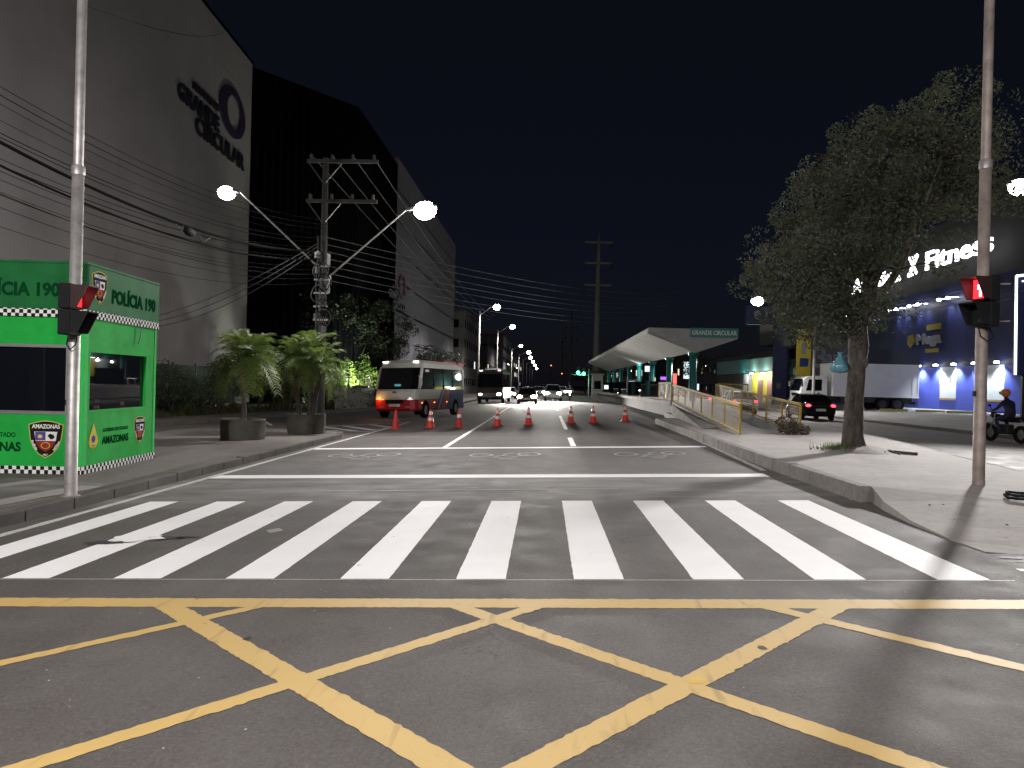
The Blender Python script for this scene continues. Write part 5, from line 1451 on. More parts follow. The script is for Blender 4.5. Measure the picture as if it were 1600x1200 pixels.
# signs on the blue wall
UPR = (R(90), 0, R(180))        # lettering readable from the road
def store_text(body, h, material, x, y, z, w, bold=0.02, shear=0.0, depth=0.04):
    return lettering(body, h, material, store, (x, y, z), UPR, depth, bold, w, 'lettering', shear)
store_text('Mega', 1.05, 'store_text', 13.6, 0.06, 5.05, 3.7, 0.05)
m = MB(); m.box(11.9, 13.9, 0.0, 0.08, 5.75, 6.15); part('sign_strip', m, 'yellow_trim', store)
m = MB(); m.box(12.2, 14.0, 0.0, 0.08, 4.12, 4.4); part('sign_strip', m, 'yellow_trim', store)
m = MB(); m.prism([(16.4, 4.6), (16.9, 4.9), (16.8, 5.5), (16.0, 5.6), (15.7, 5.1)], 0.0, 0.08, 'y'); part('sign_mark', m, 'yellow_trim', store)

gym = thing('gym_building', 'dark upper storey carrying the glowing Fitness lettering behind the tree', 'building', (29.2, 42, 9.1), R(90))
m = MB(); m.box(-4, 34, -12, 0, 0, 5.0); part('wall', m, 'gym_wall', gym)
m = MB(); m.box(-4.1, 34.1, -12, 0.12, 5.0, 5.3); part('coping', m, 'gym_wall', gym)
lettering('Fitness', 1.35, 'glow_text', gym, (12.0, 1.25, 2.4), UPR, 0.05, 0.012, 8.6)
lettering('Atlética', 1.30, 'glow_text', gym, (25.2, 1.25, 2.2), UPR, 0.05, 0.012, 9.6)
m = MB()
for (x0, z0, x1, z1, w) in [(19.0, 1.7, 17.6, 3.15, 0.30), (18.9, 3.1, 17.7, 1.75, 0.22), (18.9, 3.05, 17.6, 3.05, 0.16), (19.1, 1.72, 18.3, 1.72, 0.16)]:
    m.bar((x0, 1.25, z0), (x1, 1.25, z1), 0.08, w)
part('logo_mark', m, 'glow_text', gym)

# lit sign column at the right edge
t = thing('lit_pylon', 'tall sign outlined with glowing white tubes at the right edge', 'sign', (22.5, 38, 0.42), R(-8))
m = MB(); m.box(0.05, 2.4, 0.02, 0.3, 2.3, 7.1); part('panel', m, 'totem_blue', t)
m = MB(); m.path([(0.05, 0, 2.3), (0.0, 0, 7.05)], 0.055, 8); m.path([(0.0, 0, 7.05), (2.4, 0, 7.35)], 0.055, 8); m.path([(0.25, -0.02, 6.8), (2.3, -0.02, 6.85)], 0.03, 8); part('light_tube', m, 'glow_tube', t)
for x in (0.5, 1.9):
    m = MB(); m.box(x-0.1, x+0.1, 0.08, 0.24, 0, 2.3); part('leg', m, 'dark_metal', t)

# low shops farther along
shop = thing('corner_shop', 'low shop with teal fascia and yellow lit entrance beyond the railings', 'shop', (26, 86, 0.3), R(90))
m = MB(); m.box(-1, 31, -10, 0, -0.3, 6.0); part('wall', m, 'building_dark', shop)
m = MB(); m.box(-1.05, 13.0, 0.0, 0.5, 3.6, 5.2); part('fascia', m, 'building_teal', shop)
m = MB(); m.box(13.05, 30.0, 0.0, 0.55, 3.5, 5.3); part('fascia', m, 'steel_teal', shop)

m = MB(); m.box(2.0, 12.0, 0.0, 0.12, 0.0, 3.5); part('entrance_wall', m, 'shop_yellow', shop)
for (a, b) in ((3.0, 5.2), (7.0, 9.2)):
    m = MB(); m.box(a, b, 0.12, 0.16, 0.0, 2.6); part('door', m, 'shop_door', shop)
m = MB(); m.box(12.2, 16.0, 0.0, 0.14, 0.0, 3.4); part('side_wall', m, 'shop_wall', shop)
for x in (4.5, 9.5):
    m = MB(); m.box(x-0.5, x+0.5, 0.7, 0.9, 3.35, 3.42); part('tube_light', m, 'spot_glow', shop)
    light('POINT', 'shop_lamp', (x, 1.4, 3.1), 420, shop, None, (1.0, 0.98, 0.85), 0.1)
light('POINT', 'shop_lamp', (14, 1.3, 3.0), 130, shop, None, (0.95, 1.0, 0.98), 0.1)
m = MB(); m.box(-1.0, 13, -6, -1.0, 6.9, 10.8); part('roof_board', m, 'building_mid', shop)
up = thing('upper_block', 'grey upper building with blank panels behind the tall sign column', 'building', (26.6, 62, 0.5), R(90))
m = MB(); m.box(14, 24.0, -12, 0, -0.4, 8.5); part('wall', m, 'building_mid', up)
for k in range(3):
    m = MB(); m.box(15.0+k*3, 17.0+k*3, 0.0, 0.06, 4.6, 6.4); part('window', m, 'glass_dark', up)
m = MB(); m.box(14.2, 23.8, 0.0, 0.2, 2.9, 3.9); part('fascia', m, 'building_teal', up)
m = MB(); m.box(14.5, 23.5, 0.0, 0.05, 0, 2.7); part('shutter', m, 'shop_wall', up)

t = thing('mega_sign_column', 'dark blue sign column topped by a wide dark signboard', 'sign', (20.95, 70, 0.36))
m = MB(); m.box(-0.58, 0.58, -0.3, 0.3, 0, 7.2); part('column', m, 'totem_blue', t, 0.03)
m = MB(); m.box(-3.1, 1.9, -0.35, 0.35, 7.2, 8.9); sb = part('signboard', m, 'totem_blue', t, 0.03)
lettering('Mega', 0.85, 'store_text', sb, (-0.2, -0.37, 8.1), (R(90), 0, 0), 0.02, 0.03, 2.6)
m = MB(); m.prism([(-2.4, 7.75), (-2.05, 7.6), (-1.85, 8.1), (-2.1, 8.5), (-2.5, 8.3)], -0.40, -0.36, 'y'); part('mark', m, 'store_text', sb)
m = MB(); m.box(-0.35, 0.0, -0.32, -0.305, 1.5, 2.0); part('notice', m, 'building_mid', t)
t = thing('yellow_sign', 'upright yellow sign with a blue badge beside the lamp pole', 'sign', (19.75, 60, 0.33))
m = MB(); m.box(-0.55, 0.50, -0.12, 0.12, 2.3, 6.1); pn = part('panel', m, 'yellow_sign', t, 0.02)
m = MB(); m.box(-0.22, 0.12, -0.135, -0.125, 4.2, 5.1); part('white_bottle', m, 'store_text', pn)
m = MB(); m.prism([(-0.35, 3.2), (0.3, 3.25), (0.35, 3.85), (-0.3, 3.9)], -0.14, -0.125, 'y'); part('blue_badge', m, 'bus_blue', pn)
m = MB(); m.box(-0.40, 0.30, -0.135, -0.125, 5.45, 5.65); part('dark_line', m, 'dark_text', pn)
m = MB(); m.box(-0.1, 0.1, -0.1, 0.1, 0, 2.3); part('leg', m, 'dark_metal', t)
t = thing('dark_banner', 'dark banner with a grey figure three behind the truck cab', 'sign', (23.0, 63, 0.44))
m = MB(); m.box(-1.9, 2.2, -0.1, 0.1, 2.6, 5.4); pn = part('panel', m, 'building_dark', t)
lettering('3', 1.7, 'store_text', pn, (-1.0, -0.11, 4.0), (R(90), 0, 0), 0.01, 0.02)
lettering('anos', 0.7, 'store_text', pn, (0.7, -0.11, 3.9), (R(90), 0, 0), 0.01, 0.02)
for x in (-1.6, 1.9):
    m = MB(); m.box(x-0.07, x+0.07, -0.07, 0.07, 0, 2.6); part('leg', m, 'dark_metal', t)
# dim shopfront signs glimpsed through the shelter
for (x, y, z, w, h, mm, lab) in [(22, 120, 4.2, 1.5, 2.6, 'window_cool', 'small cool lit sign seen past the shelter columns, tallest'), (20, 130, 3.0, 1.6, 0.5, 'screen_purple', 'purple lit shop sign behind the near shelter column'),
                                 (18.6, 112, 2.6, 0.5, 1.8, 'screen_red', 'red lit shop strip behind the ramp railing'), (20, 150, 5.0, 1.8, 1.1, 'window_cool', 'small cool lit sign far behind the shelter'), (19, 138, 2.2, 1.0, 2.0, 'window_warm', 'warm lit doorway far behind the shelter')]:
    t = thing('shop_sign', lab, 'sign', (x, y, 0.26))
    m = MB(); m.box(-w/2-0.08, w/2+0.08, 0, 0.15, z-h/2-0.08, z+h/2+0.08); part('case', m, 'dark_metal', t)
    m = MB(); m.box(-w/2, w/2, -0.02, -0.002, z-h/2, z+h/2); part('face', m, mm, t)
    m = MB(); m.box(-0.06, 0.06, 0.02, 0.12, 0, z); part('post', m, 'dark_metal', t)
far_block(27, 40, 119, 172, 6.5, 'building_dark', 'low shop row right of the road behind the shelter', 0.15)

# parking stops
for k, (x, y, lab) in enumerate([(23.6, 53.2, 'yellowish wheel stop nearest the truck wheels'), (24.9, 50.9, 'middle yellowish wheel stop on the forecourt'), (25.7, 48.6, 'rightmost yellowish wheel stop on the forecourt')]):
    o = link('wheel_stop', MB().prism([(-0.13, 0), (0.13, 0), (0.09, 0.15), (-0.09, 0.15)], -0.85, 0.85, 'y'), 'wheel_stop', None, 0.02)
    o.location = (x, y, zl(x)+0.003); o.rotation_euler = (0, 0, R(62)); tag(o, lab, 'wheel stop', 'wheel stops')

# ================================================================== VEHICLES
def ring14(y, w, zb, zt, tuck=0.9):
    h = [(0.0, zb), (w*0.80, zb), (w*0.97, zb+0.10), (w, zb+(zt-zb)*0.45), (w*0.985, zb+(zt-zb)*0.75), (w*tuck, zt-0.02), (w*0.72, zt), (0.0, zt+0.015)]
    return [(x, y, z) for x, z in h] + [(-x, y, z) for x, z in h[-2:0:-1]]
def wheel(parent, x, y, r_, w=0.20, name='wheel', n=20, rim='rim'):
    m = MB(); sx = 1 if x > 0 else -1
    prof = [(r_*0.62, -w/2), (r_*0.94, -w/2), (r_, -w/2+0.03), (r_, w/2-0.03), (r_*0.94, w/2), (r_*0.62, w/2)]
    vs = []; fs = []
    for (q, a) in prof:
        for k in range(n):
            t = 2*math.pi*k/n; vs.append((a, q*math.cos(t), q*math.sin(t)))
    for i in range(len(prof)-1):
        for k in range(n): fs.append((i*n+k, i*n+(k+1) % n, (i+1)*n+(k+1) % n, (i+1)*n+k))
    m.add(vs, fs, True)
    wh = part(name, m, 'tyre', parent); wh.location = (x, y, r_)
    m = MB(); vs = [(sx*(w/2-0.03), 0, 0)]; 
    N = 20
    for k in range(N):
        t = 2*math.pi*k/N; vs.append((sx*(w/2-0.015), r_*0.63*math.cos(t), r_*0.63*math.sin(t)))
    m.add(vs, [(0, 1+k, 1+(k+1) % N) for k in range(N)])
    for k in range(5):
        t = 2*math.pi*k/5; m.bar((sx*(w/2-0.012), 0, 0), (sx*(w/2-0.012), r_*0.58*math.cos(t), r_*0.58*math.sin(t)), 0.05, 0.02)
    part('rim', m, rim, wh)
    return wh
def car(label, loc, rz, paint, head='headlamp_dim', tail='taillamp', style='sedan', ry=0.0, beams=0.0):
    t = thing('car', label, 'car', loc, rz, None, 0, ry)
    if style == 'sedan':
        secs = [(-2.18, .72, .34, .80), (-2.12, .80, .28, .93), (-1.7, .86, .22, .97), (-0.9, .875, .20, .94), (0.3, .875, .20, .93), (1.1, .87, .20, .91), (1.75, .83, .22, .80), (2.05, .76, .26, .70), (2.16, .66, .32, .62)]
        cab = [(-1.55, .93), (-0.85, 1.38), (0.30, 1.43), (1.12, .90)]
    elif style == 'hatch':
        secs = [(-1.95, .74, .36, .85), (-1.90, .81, .28, .98), (-1.5, .86, .22, 1.0), (-0.7, .87, .20, .97), (0.3, .87, .20, .95), (1.0, .86, .20, .93), (1.6, .82, .22, .83), (1.88, .75, .26, .72), (1.98, .66, .32, .64)]
        cab = [(-1.85, .97), (-1.35, 1.42), (0.25, 1.48), (1.05, .92)]
    else:
        secs = [(-2.2, .78, .42, 1.0), (-2.15, .85, .34, 1.12), (-1.7, .90, .28, 1.14), (-0.7, .91, .26, 1.12), (0.4, .91, .26, 1.10), (1.1, .90, .26, 1.08), (1.75, .88, .28, 1.0), (2.1, .82, .32, .88), (2.2, .74, .38, .80)]
        cab = [(-2.1, 1.12), (-1.75, 1.65), (0.30, 1.70), (1.15, 1.08)]
    m = MB(); m.loft([ring14(*q) for q in secs]); part('body', m, paint, t)
    (y0, zb0), (y1, zt1), (y2, zt2), (y3, zb3) = cab
    wb, wt = 0.80, 0.60
    m = MB()
    def rect(yr, yf, w, zr_, zf): return [(-w, yr, zr_), (w, yr, zr_), (w*1.0, (yr+yf)/2, (zr_+zf)/2+0.0), (w, yf, zf), (-w, yf, zf), (-w, (yr+yf)/2, (zr_+zf)/2)]
    m.loft([rect(y0, y3, wb, zb0-0.04, zb3-0.04), rect(y1, y2, wt, zt1, zt2)], False); part('window_glass', m, 'glass_vehicle', t)
    m = MB()
    m.loft([[(-wt-.02, y1-0.05, zt1-0.015), (wt+.02, y1-0.05, zt1-0.015), (wt+.02, y1-0.05, zt1+0.01), (-wt-.02, y1-0.05, zt1+0.01)],
            [(-wt-.02, (y1+y2)/2, (zt1+zt2)/2+0.0), (wt+.02, (y1+y2)/2, (zt1+zt2)/2), (wt-.03, (y1+y2)/2, (zt1+zt2)/2+0.045), (-wt+.03, (y1+y2)/2, (zt1+zt2)/2+0.045)],
            [(-wt-.02, y2+0.05, zt2-0.02), (wt+.02, y2+0.05, zt2-0.02), (wt+.02, y2+0.05, zt2+0.008), (-wt-.02, y2+0.05, zt2+0.008)]], False)
    part('roof', m, paint, t, 0.01)
    for s_ in (-1, 1):
        ym = (y0+y3)/2-0.1
        for a_, b_, w_, h_ in (((s_*wb, y0, zb0-0.03), (s_*wt, y1, zt1), 0.07, 0.05), ((s_*wb, y3, zb3-0.03), (s_*wt, y2, zt2), 0.06, 0.05), ((s_*wb*1.005, ym, zb0-0.03), (s_*wt*1.01, ym, zt2-0.01), 0.03, 0.08)):
            part('pillar', MB().bar(a_, b_, w_, h_), paint, t)
    fy, ry_ = secs[-1][0], secs[0][0]
    for s_ in (-1, 1):
        zh = secs[-2][3]-0.06
        m = MB(); hs = 1.6 if head == 'headlamp' else 1.0; m.ball((s_*0.60, fy-0.10, zh), (0.15*hs, 0.10*hs, 0.085*hs), 12, 8); part('headlight', m, head, t)
        zt_ = secs[1][3]-0.12
        m = MB(); m.ball((s_*0.64, ry_+0.05, zt_), (0.15, 0.08, 0.085), 12, 8); part('taillight', m, tail, t)
        m = MB(); m.ball((s_*0.96, y3-0.35, zb3+0.08), (0.10, 0.06, 0.075), 10, 6); part('mirror', m, paint, t)
        for yy in (fy-0.78, ry_+0.80): wheel(t, s_*0.78, yy, 0.315)
    part('plate', MB().box(-0.26, 0.26, fy-0.005, fy+0.02, 0.40, 0.52), 'plate', t); part('plate', MB().box(-0.26, 0.26, ry_-0.03, ry_, 0.52, 0.65), 'plate', t)
    part('bumper_grille', MB().box(-0.55, 0.55, fy-0.06, fy+0.012, 0.30, 0.39), 'black_plastic', t, 0.01); part('bumper', MB().box(-0.62, 0.62, ry_-0.02, ry_+0.05, 0.34, 0.44), 'black_plastic', t, 0.01)
    if beams > 0:
        for s_ in (-1, 1): light('SPOT', 'headlight_beam', (s_*0.6, fy+0.12, zh), beams, t, (s_*0.6, fy+8, zh-1.4), (1, 0.95, 0.88), 0.08, 60, 0.8)
    return t
TILT = -math.atan(S)   # vehicles on the near carriageway follow its crossfall
PI = math.pi
car('dark maroon sedan facing the camera behind the middle cones', (-1.65, 70, zr(-1.65)), PI, 'car_maroon', 'headlamp', 'taillamp_soft', 'sedan', TILT*-1, 5000)
car('car with dazzling headlights to the right of the maroon sedan', (0.75, 80, zr(0.75)), PI, 'car_silver', 'headlamp', 'taillamp_soft', 'suv', 0, 16000)
car('car behind the maroon sedan with glaring headlights', (-1.9, 90, zr(-1.9)), PI, 'car_black', 'headlamp', 'taillamp_soft', 'hatch', 0, 2500)
car('farthest oncoming car behind the others', (-4.6, 98, zr(-4.6)), PI, 'car_silver', 'headlamp', 'taillamp_soft', 'sedan', 0, 0)
car('oncoming car far behind the dazzling one in the middle lane', (-0.9, 112, zr(-0.9)), PI, 'car_silver', 'headlamp', 'taillamp_soft', 'hatch')
car('oncoming car far behind in the lane nearest the median', (2.4, 118, zr(2.4)), PI, 'car_white', 'headlamp', 'taillamp_soft', 'sedan')
car('last oncoming car visible at the far end of the queue', (-1.0, 150, zr(-1.0)), PI, 'car_black', 'headlamp', 'taillamp_soft', 'suv')
car('black sedan driving away beside the tree trunk', (15.0, 44.4, 0.1), R(-3), 'car_black', 'headlamp_dim', 'taillamp', 'sedan')
car('white hatchback driving away behind the yellow railing', (12.3, 50.0, 0.1), R(1), 'car_white', 'headlamp_dim', 'taillamp', 'hatch')
car('red car driving away behind the ramp and column', (12.2, 63.0, 0.1), R(0), 'car_red', 'headlamp_dim', 'taillamp', 'sedan')
car('distant dark car with red tail lights beyond the red car', (14.8, 92.0, 0.1), R(0), 'car_black', 'headlamp_dim', 'taillamp', 'hatch')
car('farthest dark car with red tail lights seen under the shelter', (12.4, 122.0, 0.1), R(0), 'car_black', 'headlamp_dim', 'taillamp', 'sedan')

def bus(label, loc, rz, L, W, H, colours, kind, ry=0.0):
    """local +y is forward; origin below the middle"""
    low, up, glassm = colours
    t = thing('minibus' if kind == 'mini' else 'bus', label, 'bus', loc, rz, None, 0, ry)
    hf, hr, w = L/2, -L/2, W/2
    def side_loft(prof_front, z_list, hw, name, material, rear=hr):
        secs = []
        for (z, yf, k) in z_list:
            q = hw*k; c = 0.22
            secs.append([(-q, rear+0.06, z), (-q+0.08, rear, z), (q-0.08, rear, z), (q, rear+0.06, z), (q, yf-c*1.3, z), (q-c*0.55, yf-c*0.35, z), (q-c*1.6, yf, z), (-q+c*1.6, yf, z), (-q+c*0.55, yf-c*0.35, z), (-q, yf-c*1.3, z)])
        m = MB(); m.loft(secs, False); return part(name, m, material, t, 0.012)
    zb = 0.38
    side_loft(None, [(zb, hf-0.10, 0.97), (zb+0.1, hf-0.02, 1.0), (0.98, hf, 1.0)], w, 'lower_body', low)
    side_loft(None, [(0.985, hf, 1.0), (1.30, hf-0.10, 1.0), (1.50, hf-0.22, 1.0)], w, 'waist', up)
    side_loft(None, [(1.505, hf-0.24, 0.985), (H-0.42, hf-0.66, 0.955)], w-0.012, 'window_band', glassm)
    side_loft(None, [(H-0.415, hf-0.66, 0.965), (H-0.18, hf-0.78, 0.95), (H-0.02, hf-0.98, 0.86), (H, hf-1.3, 0.7)], w, 'roof', up)
    # pillars framing the windscreen and side windows
    for s_ in (-1, 1):
        part('pillar', MB().bar((s_*(w-0.03), hf-0.50, 1.50), (s_*(w*0.955-0.02), hf-0.98, H-0.41), 0.08, 0.26), up, t)
        part('pillar', MB().bar((s_*(w-0.02), hr+0.12, 1.50), (s_*(w*0.955), hr+0.12, H-0.41), 0.06, 0.24), up, t)
        for k in range(1, 4):
            y = hf-1.0-(L-1.4)*k/4
            part('window_divider', MB().bar((s_*(w-0.012), y, 1.51), (s_*(w*0.955-0.005), y, H-0.42), 0.02, 0.07), 'black_plastic', t)
    for s_ in (-1, 1):
        for yy in (hf-1.25, hr+1.55): wheel(t, s_*(w-0.095), yy, 0.42, 0.26)
        for yy in (hf-1.25, hr+1.55):
            m = MB(); m.prism([(yy+0.52*math.cos(R(a)), 0.42+0.52*math.sin(R(a))) for a in range(-8, 189, 14)], s_*w-0.008 if s_ > 0 else -w-0.008, s_*w+0.008 if s_ > 0 else -w+0.008, 'x')
            part('wheel_arch', m, 'black_plastic', t)
        m = MB(); m.bar((s_*w, hf-0.3, 2.2), (s_*(w+0.25), hf+0.02, 2.05), 0.03, 0.03); m.obox((s_*(w+0.25), hf+0.02, 1.88), (0.16, 0.09, 0.36)); part('mirror', m, 'bus_white' if kind == 'mini' else 'black_plastic', t, 0.01)
        m = MB(); m.obox((s_*(w-0.35), hf-0.83, H-0.10), (0.28, 0.07, 0.06)); part('marker_light', m, 'marker_white', t)
    return t, hf, hr, w
mini, hf, hr, w = bus('white, red and blue minibus turning left behind the cones', (-6.88, 42.7, -0.225), PI+R(-13), 7.4, 2.42, 3.05, ('bus_red', 'bus_white', 'glass_vehicle'), 'mini', TILT*-1)
# nose, grille, lamps, plate
m = MB(); m.loft([[(-0.80, hf-0.03, 1.02), (0.80, hf-0.03, 1.02), (0.80, hf+0.04, 1.02), (-0.80, hf+0.04, 1.02)], [(-0.95, hf-0.24, 1.47), (0.95, hf-0.24, 1.47), (0.80, hf-0.06, 1.43), (-0.80, hf-0.06, 1.43)]], False); part('nose_panel', m, 'bus_white', mini, 0.02)
m = MB(); m.box(-0.50, 0.50, hf-0.02, hf+0.035, 0.78, 0.98); part('grille', m, 'black_plastic', mini, 0.01)
m = MB(); m.box(-0.11, 0.11, hf+0.0, hf+0.02, 1.34, 1.40); part('badge', m, 'dark_metal', mini)
m = MB(); m.box(-0.30, 0.30, hf+0.02, hf+0.045, 0.62, 0.76); part('plate', m, 'plate', mini)
for s_, mm in ((1, 'headlamp_amber'), (-1, 'marker_white')):
    m = MB(); m.ball((s_*0.80, hf-0.13, 1.03), (0.20, 0.12, 0.09), 12, 8); part('headlight', m, mm, mini)
    m = MB(); m.obox((s_*0.72, hf-0.06, 0.60), (0.26, 0.1, 0.07)); part('fog_light', m, 'rim', mini)
light('POINT', 'indicator_glow', (0.95, hf+0.25, 1.0), 10, mini, None, (1, 0.4, 0.1), 0.06)
m = MB(); m.box(-0.22, 0.12, hf-0.33, hf-0.30, 1.60, 1.78); part('route_board', m, 'route_board', mini)
for s_ in (-1, 1):
    X = s_*(w+0.004)
    def sp(pts, a=0.0, b=0.003): return MB().prism(pts, X+s_*a if s_ > 0 else X+s_*b, X+s_*b if s_ > 0 else X+s_*a, 'x')
    part('blue_wrap', sp([(hr+0.1, 0.42), (hf-2.7, 0.42), (hf-3.6, 1.48), (hr+0.1, 1.48)]), 'bus_blue', mini)
    part('grey_stripe', sp([(hf-2.95, 0.42), (hf-3.2, 0.42), (hf-4.1, 1.48), (hf-3.85, 1.48)], 0.004, 0.006), 'bus_grey', mini)
    part('orange_stripe', sp([(hf-3.9, 1.0), (hf-4.6, 0.8), (hf-5.0, 1.48), (hf-4.2, 1.48)], 0.004, 0.006), 'bus_orange', mini)
    part('red_patch', sp([(hf-3.45, 0.42), (hf-4.3, 0.42), (hf-4.75, 0.95), (hf-3.9, 0.95)], 0.0045, 0.006), 'bus_red', mini)
    for yy in (hf-0.75, hf-2.5, hf-4.4):
        part('side_marker', MB().obox((X, yy, 0.80), (0.03, 0.14, 0.05)), 'marker_amber', mini)
    part('roof_end', MB().box(min(X*0.6, X*0.95), max(X*0.6, X*0.95), hr-0.02, hr+0.9, 2.62, 3.08), 'bus_red', mini, 0.03)
    part('window_sticker', MB().prism([(hf-1.35, 2.42), (hf-1.9, 2.42), (hf-1.85, 2.55), (hf-1.4, 2.55)], s_*(w*0.965)-0.004, s_*(w*0.965)+0.004, 'x'), 'bus_white', mini)
part('roof_hatch', MB().box(-0.5, 0.5, hf-2.6, hf-1.6, 3.0, 3.10), 'bus_white', mini, 0.03)
part('rear_roof_unit', MB().box(-0.85, 0.85, hr+0.3, hr+2.4, 3.0, 3.16), 'bus_red', mini, 0.04)

big, hf, hr, w = bus('dark brown bus facing the camera right of the minibus', (-5.05, 76.5, zr(-5.05)), PI+R(-2), 9.5, 2.45, 3.2, ('bus_brown', 'bus_brown', 'glass_vehicle'), 'big', TILT*-1)
for s_ in (-1, 1):
    m = MB(); m.ball((s_*0.85, hf-0.08, 0.86), (0.22, 0.12, 0.14), 12, 8); part('headlight', m, 'headlamp' if s_ < 0 else 'marker_white', big)
    part('body_stripe', MB().box(min(s_*w*0.999, s_*w*1.003), max(s_*w*0.999, s_*w*1.003), hr+0.2, hf-0.4, 1.0, 1.4), 'bus_cream', big)
part('plate', MB().box(-0.25, 0.25, hf+0.0, hf+0.02, 0.5, 0.62), 'plate', big)
part('bumper', MB().box(-1.1, 1.1, hf-0.1, hf+0.06, 0.36, 0.60), 'black_plastic', big, 0.02)
part('roof_unit', MB().box(-0.8, 0.8, -1.5, 1.5, 3.18, 3.36), 'bus_cream', big, 0.05)
light('SPOT', 'headlight_beam', (-0.85, hf+0.15, 0.86), 1800, big, (-0.85, hf+6, -0.4), (1, 0.86, 0.70), 0.1, 75, 0.8)

# ---- delivery truck
tr = thing('delivery_truck', 'white box truck parked on the forecourt in front of the blue store', 'truck', (22.6, 57.2, 0.41), R(90+2))
# local +y forward (towards -X after rotation)
m = MB(); m.box(-1.2, 1.2, -4.0, 2.15, 0.98, 3.32); bx = part('cargo_box', m, 'truck_panel', tr, 0.03)
m = MB()
for y in (-3.95, -3.55, 2.05): m.box(1.2, 1.215, y-0.04, y+0.04, 1.0, 3.3); m.box(-1.215, -1.2, y-0.04, y+0.04, 1.0, 3.3)
m.box(-1.22, 1.22, -4.02, 2.17, 3.25, 3.335); m.box(-1.22, 1.22, -4.02, 2.17, 0.96, 1.04); part('box_trim', m, 'truck_white', bx)
m = MB(); m.box(-1.05, 1.05, 2.152, 2.165, 1.1, 3.2); part('front_panel', m, 'truck_white', bx)
cabp = [(2.45, 0.55), (4.35, 0.55), (4.42, 1.20), (4.10, 2.22), (3.85, 2.36), (2.70, 2.40), (2.45, 2.30)]
m = MB(); m.prism(cabp, -1.05, 1.05, 'x'); cb = part('cab', m, 'truck_white', tr, 0.05)
m = MB(); m.add([(-0.92, 4.40, 1.32), (0.92, 4.40, 1.32), (0.88, 4.135, 2.16), (-0.88, 4.135, 2.16)], [(0,1,2,3)]); ob = part('windscreen', m, 'glass_vehicle', cb); ob.location = (0, 0.025, 0.008)
for s_ in (-1, 1):
    x0 = s_*1.053
    m = MB(); m.add([(x0, 2.85, 1.32), (x0, 3.98, 1.32), (x0, 3.80, 2.12), (x0, 2.85, 2.14)], [(0,1,2,3)]); part('side_window', m, 'glass_vehicle', cb)
    m = MB(); m.box(min(x0, x0+s_*0.02), max(x0, x0+s_*0.02), 3.0, 3.2, 1.12, 1.18); part('door_handle', m, 'black_plastic', cb)
    m = MB(); m.bar((s_*1.05, 4.1, 2.05), (s_*1.28, 4.35, 2.0), 0.03, 0.03); m.obox((s_*1.28, 4.36, 1.80), (0.18, 0.08, 0.38)); part('mirror', m, 'truck_white' if s_ > 0 else 'black_plastic', cb, 0.01)
    m = MB(); m.obox((s_*0.78, 4.40, 0.82), (0.34, 0.08, 0.16)); part('headlight', m, 'plate', cb)
    for yy in (3.55, -1.5, -2.6): wheel(tr, s_*0.92, yy, 0.48, 0.28, rim='dark_metal')
m = MB(); m.box(-0.55, 0.55, 4.36, 4.43, 0.95, 1.15); part('grille', m, 'black_plastic', cb)
m = MB(); m.box(-1.05, 1.05, 4.25, 4.50, 0.42, 0.68); part('bumper', m, 'truck_white', cb, 0.03)
m = MB(); m.box(-0.45, -0.30, -3.9, 3.6, 0.55, 0.98); m.box(0.30, 0.45, -3.9, 3.6, 0.55, 0.98); m.box(-1.0, 1.0, -4.0, -3.85, 0.5, 0.7); part('chassis', m, 'dark_metal', tr)
m = MB(); m.box(0.75, 1.12, -0.9, 1.5, 0.55, 0.95); m.box(-1.12, -0.75, -0.9, 1.5, 0.55, 0.95); part('side_tank', m, 'dark_metal', tr, 0.03)

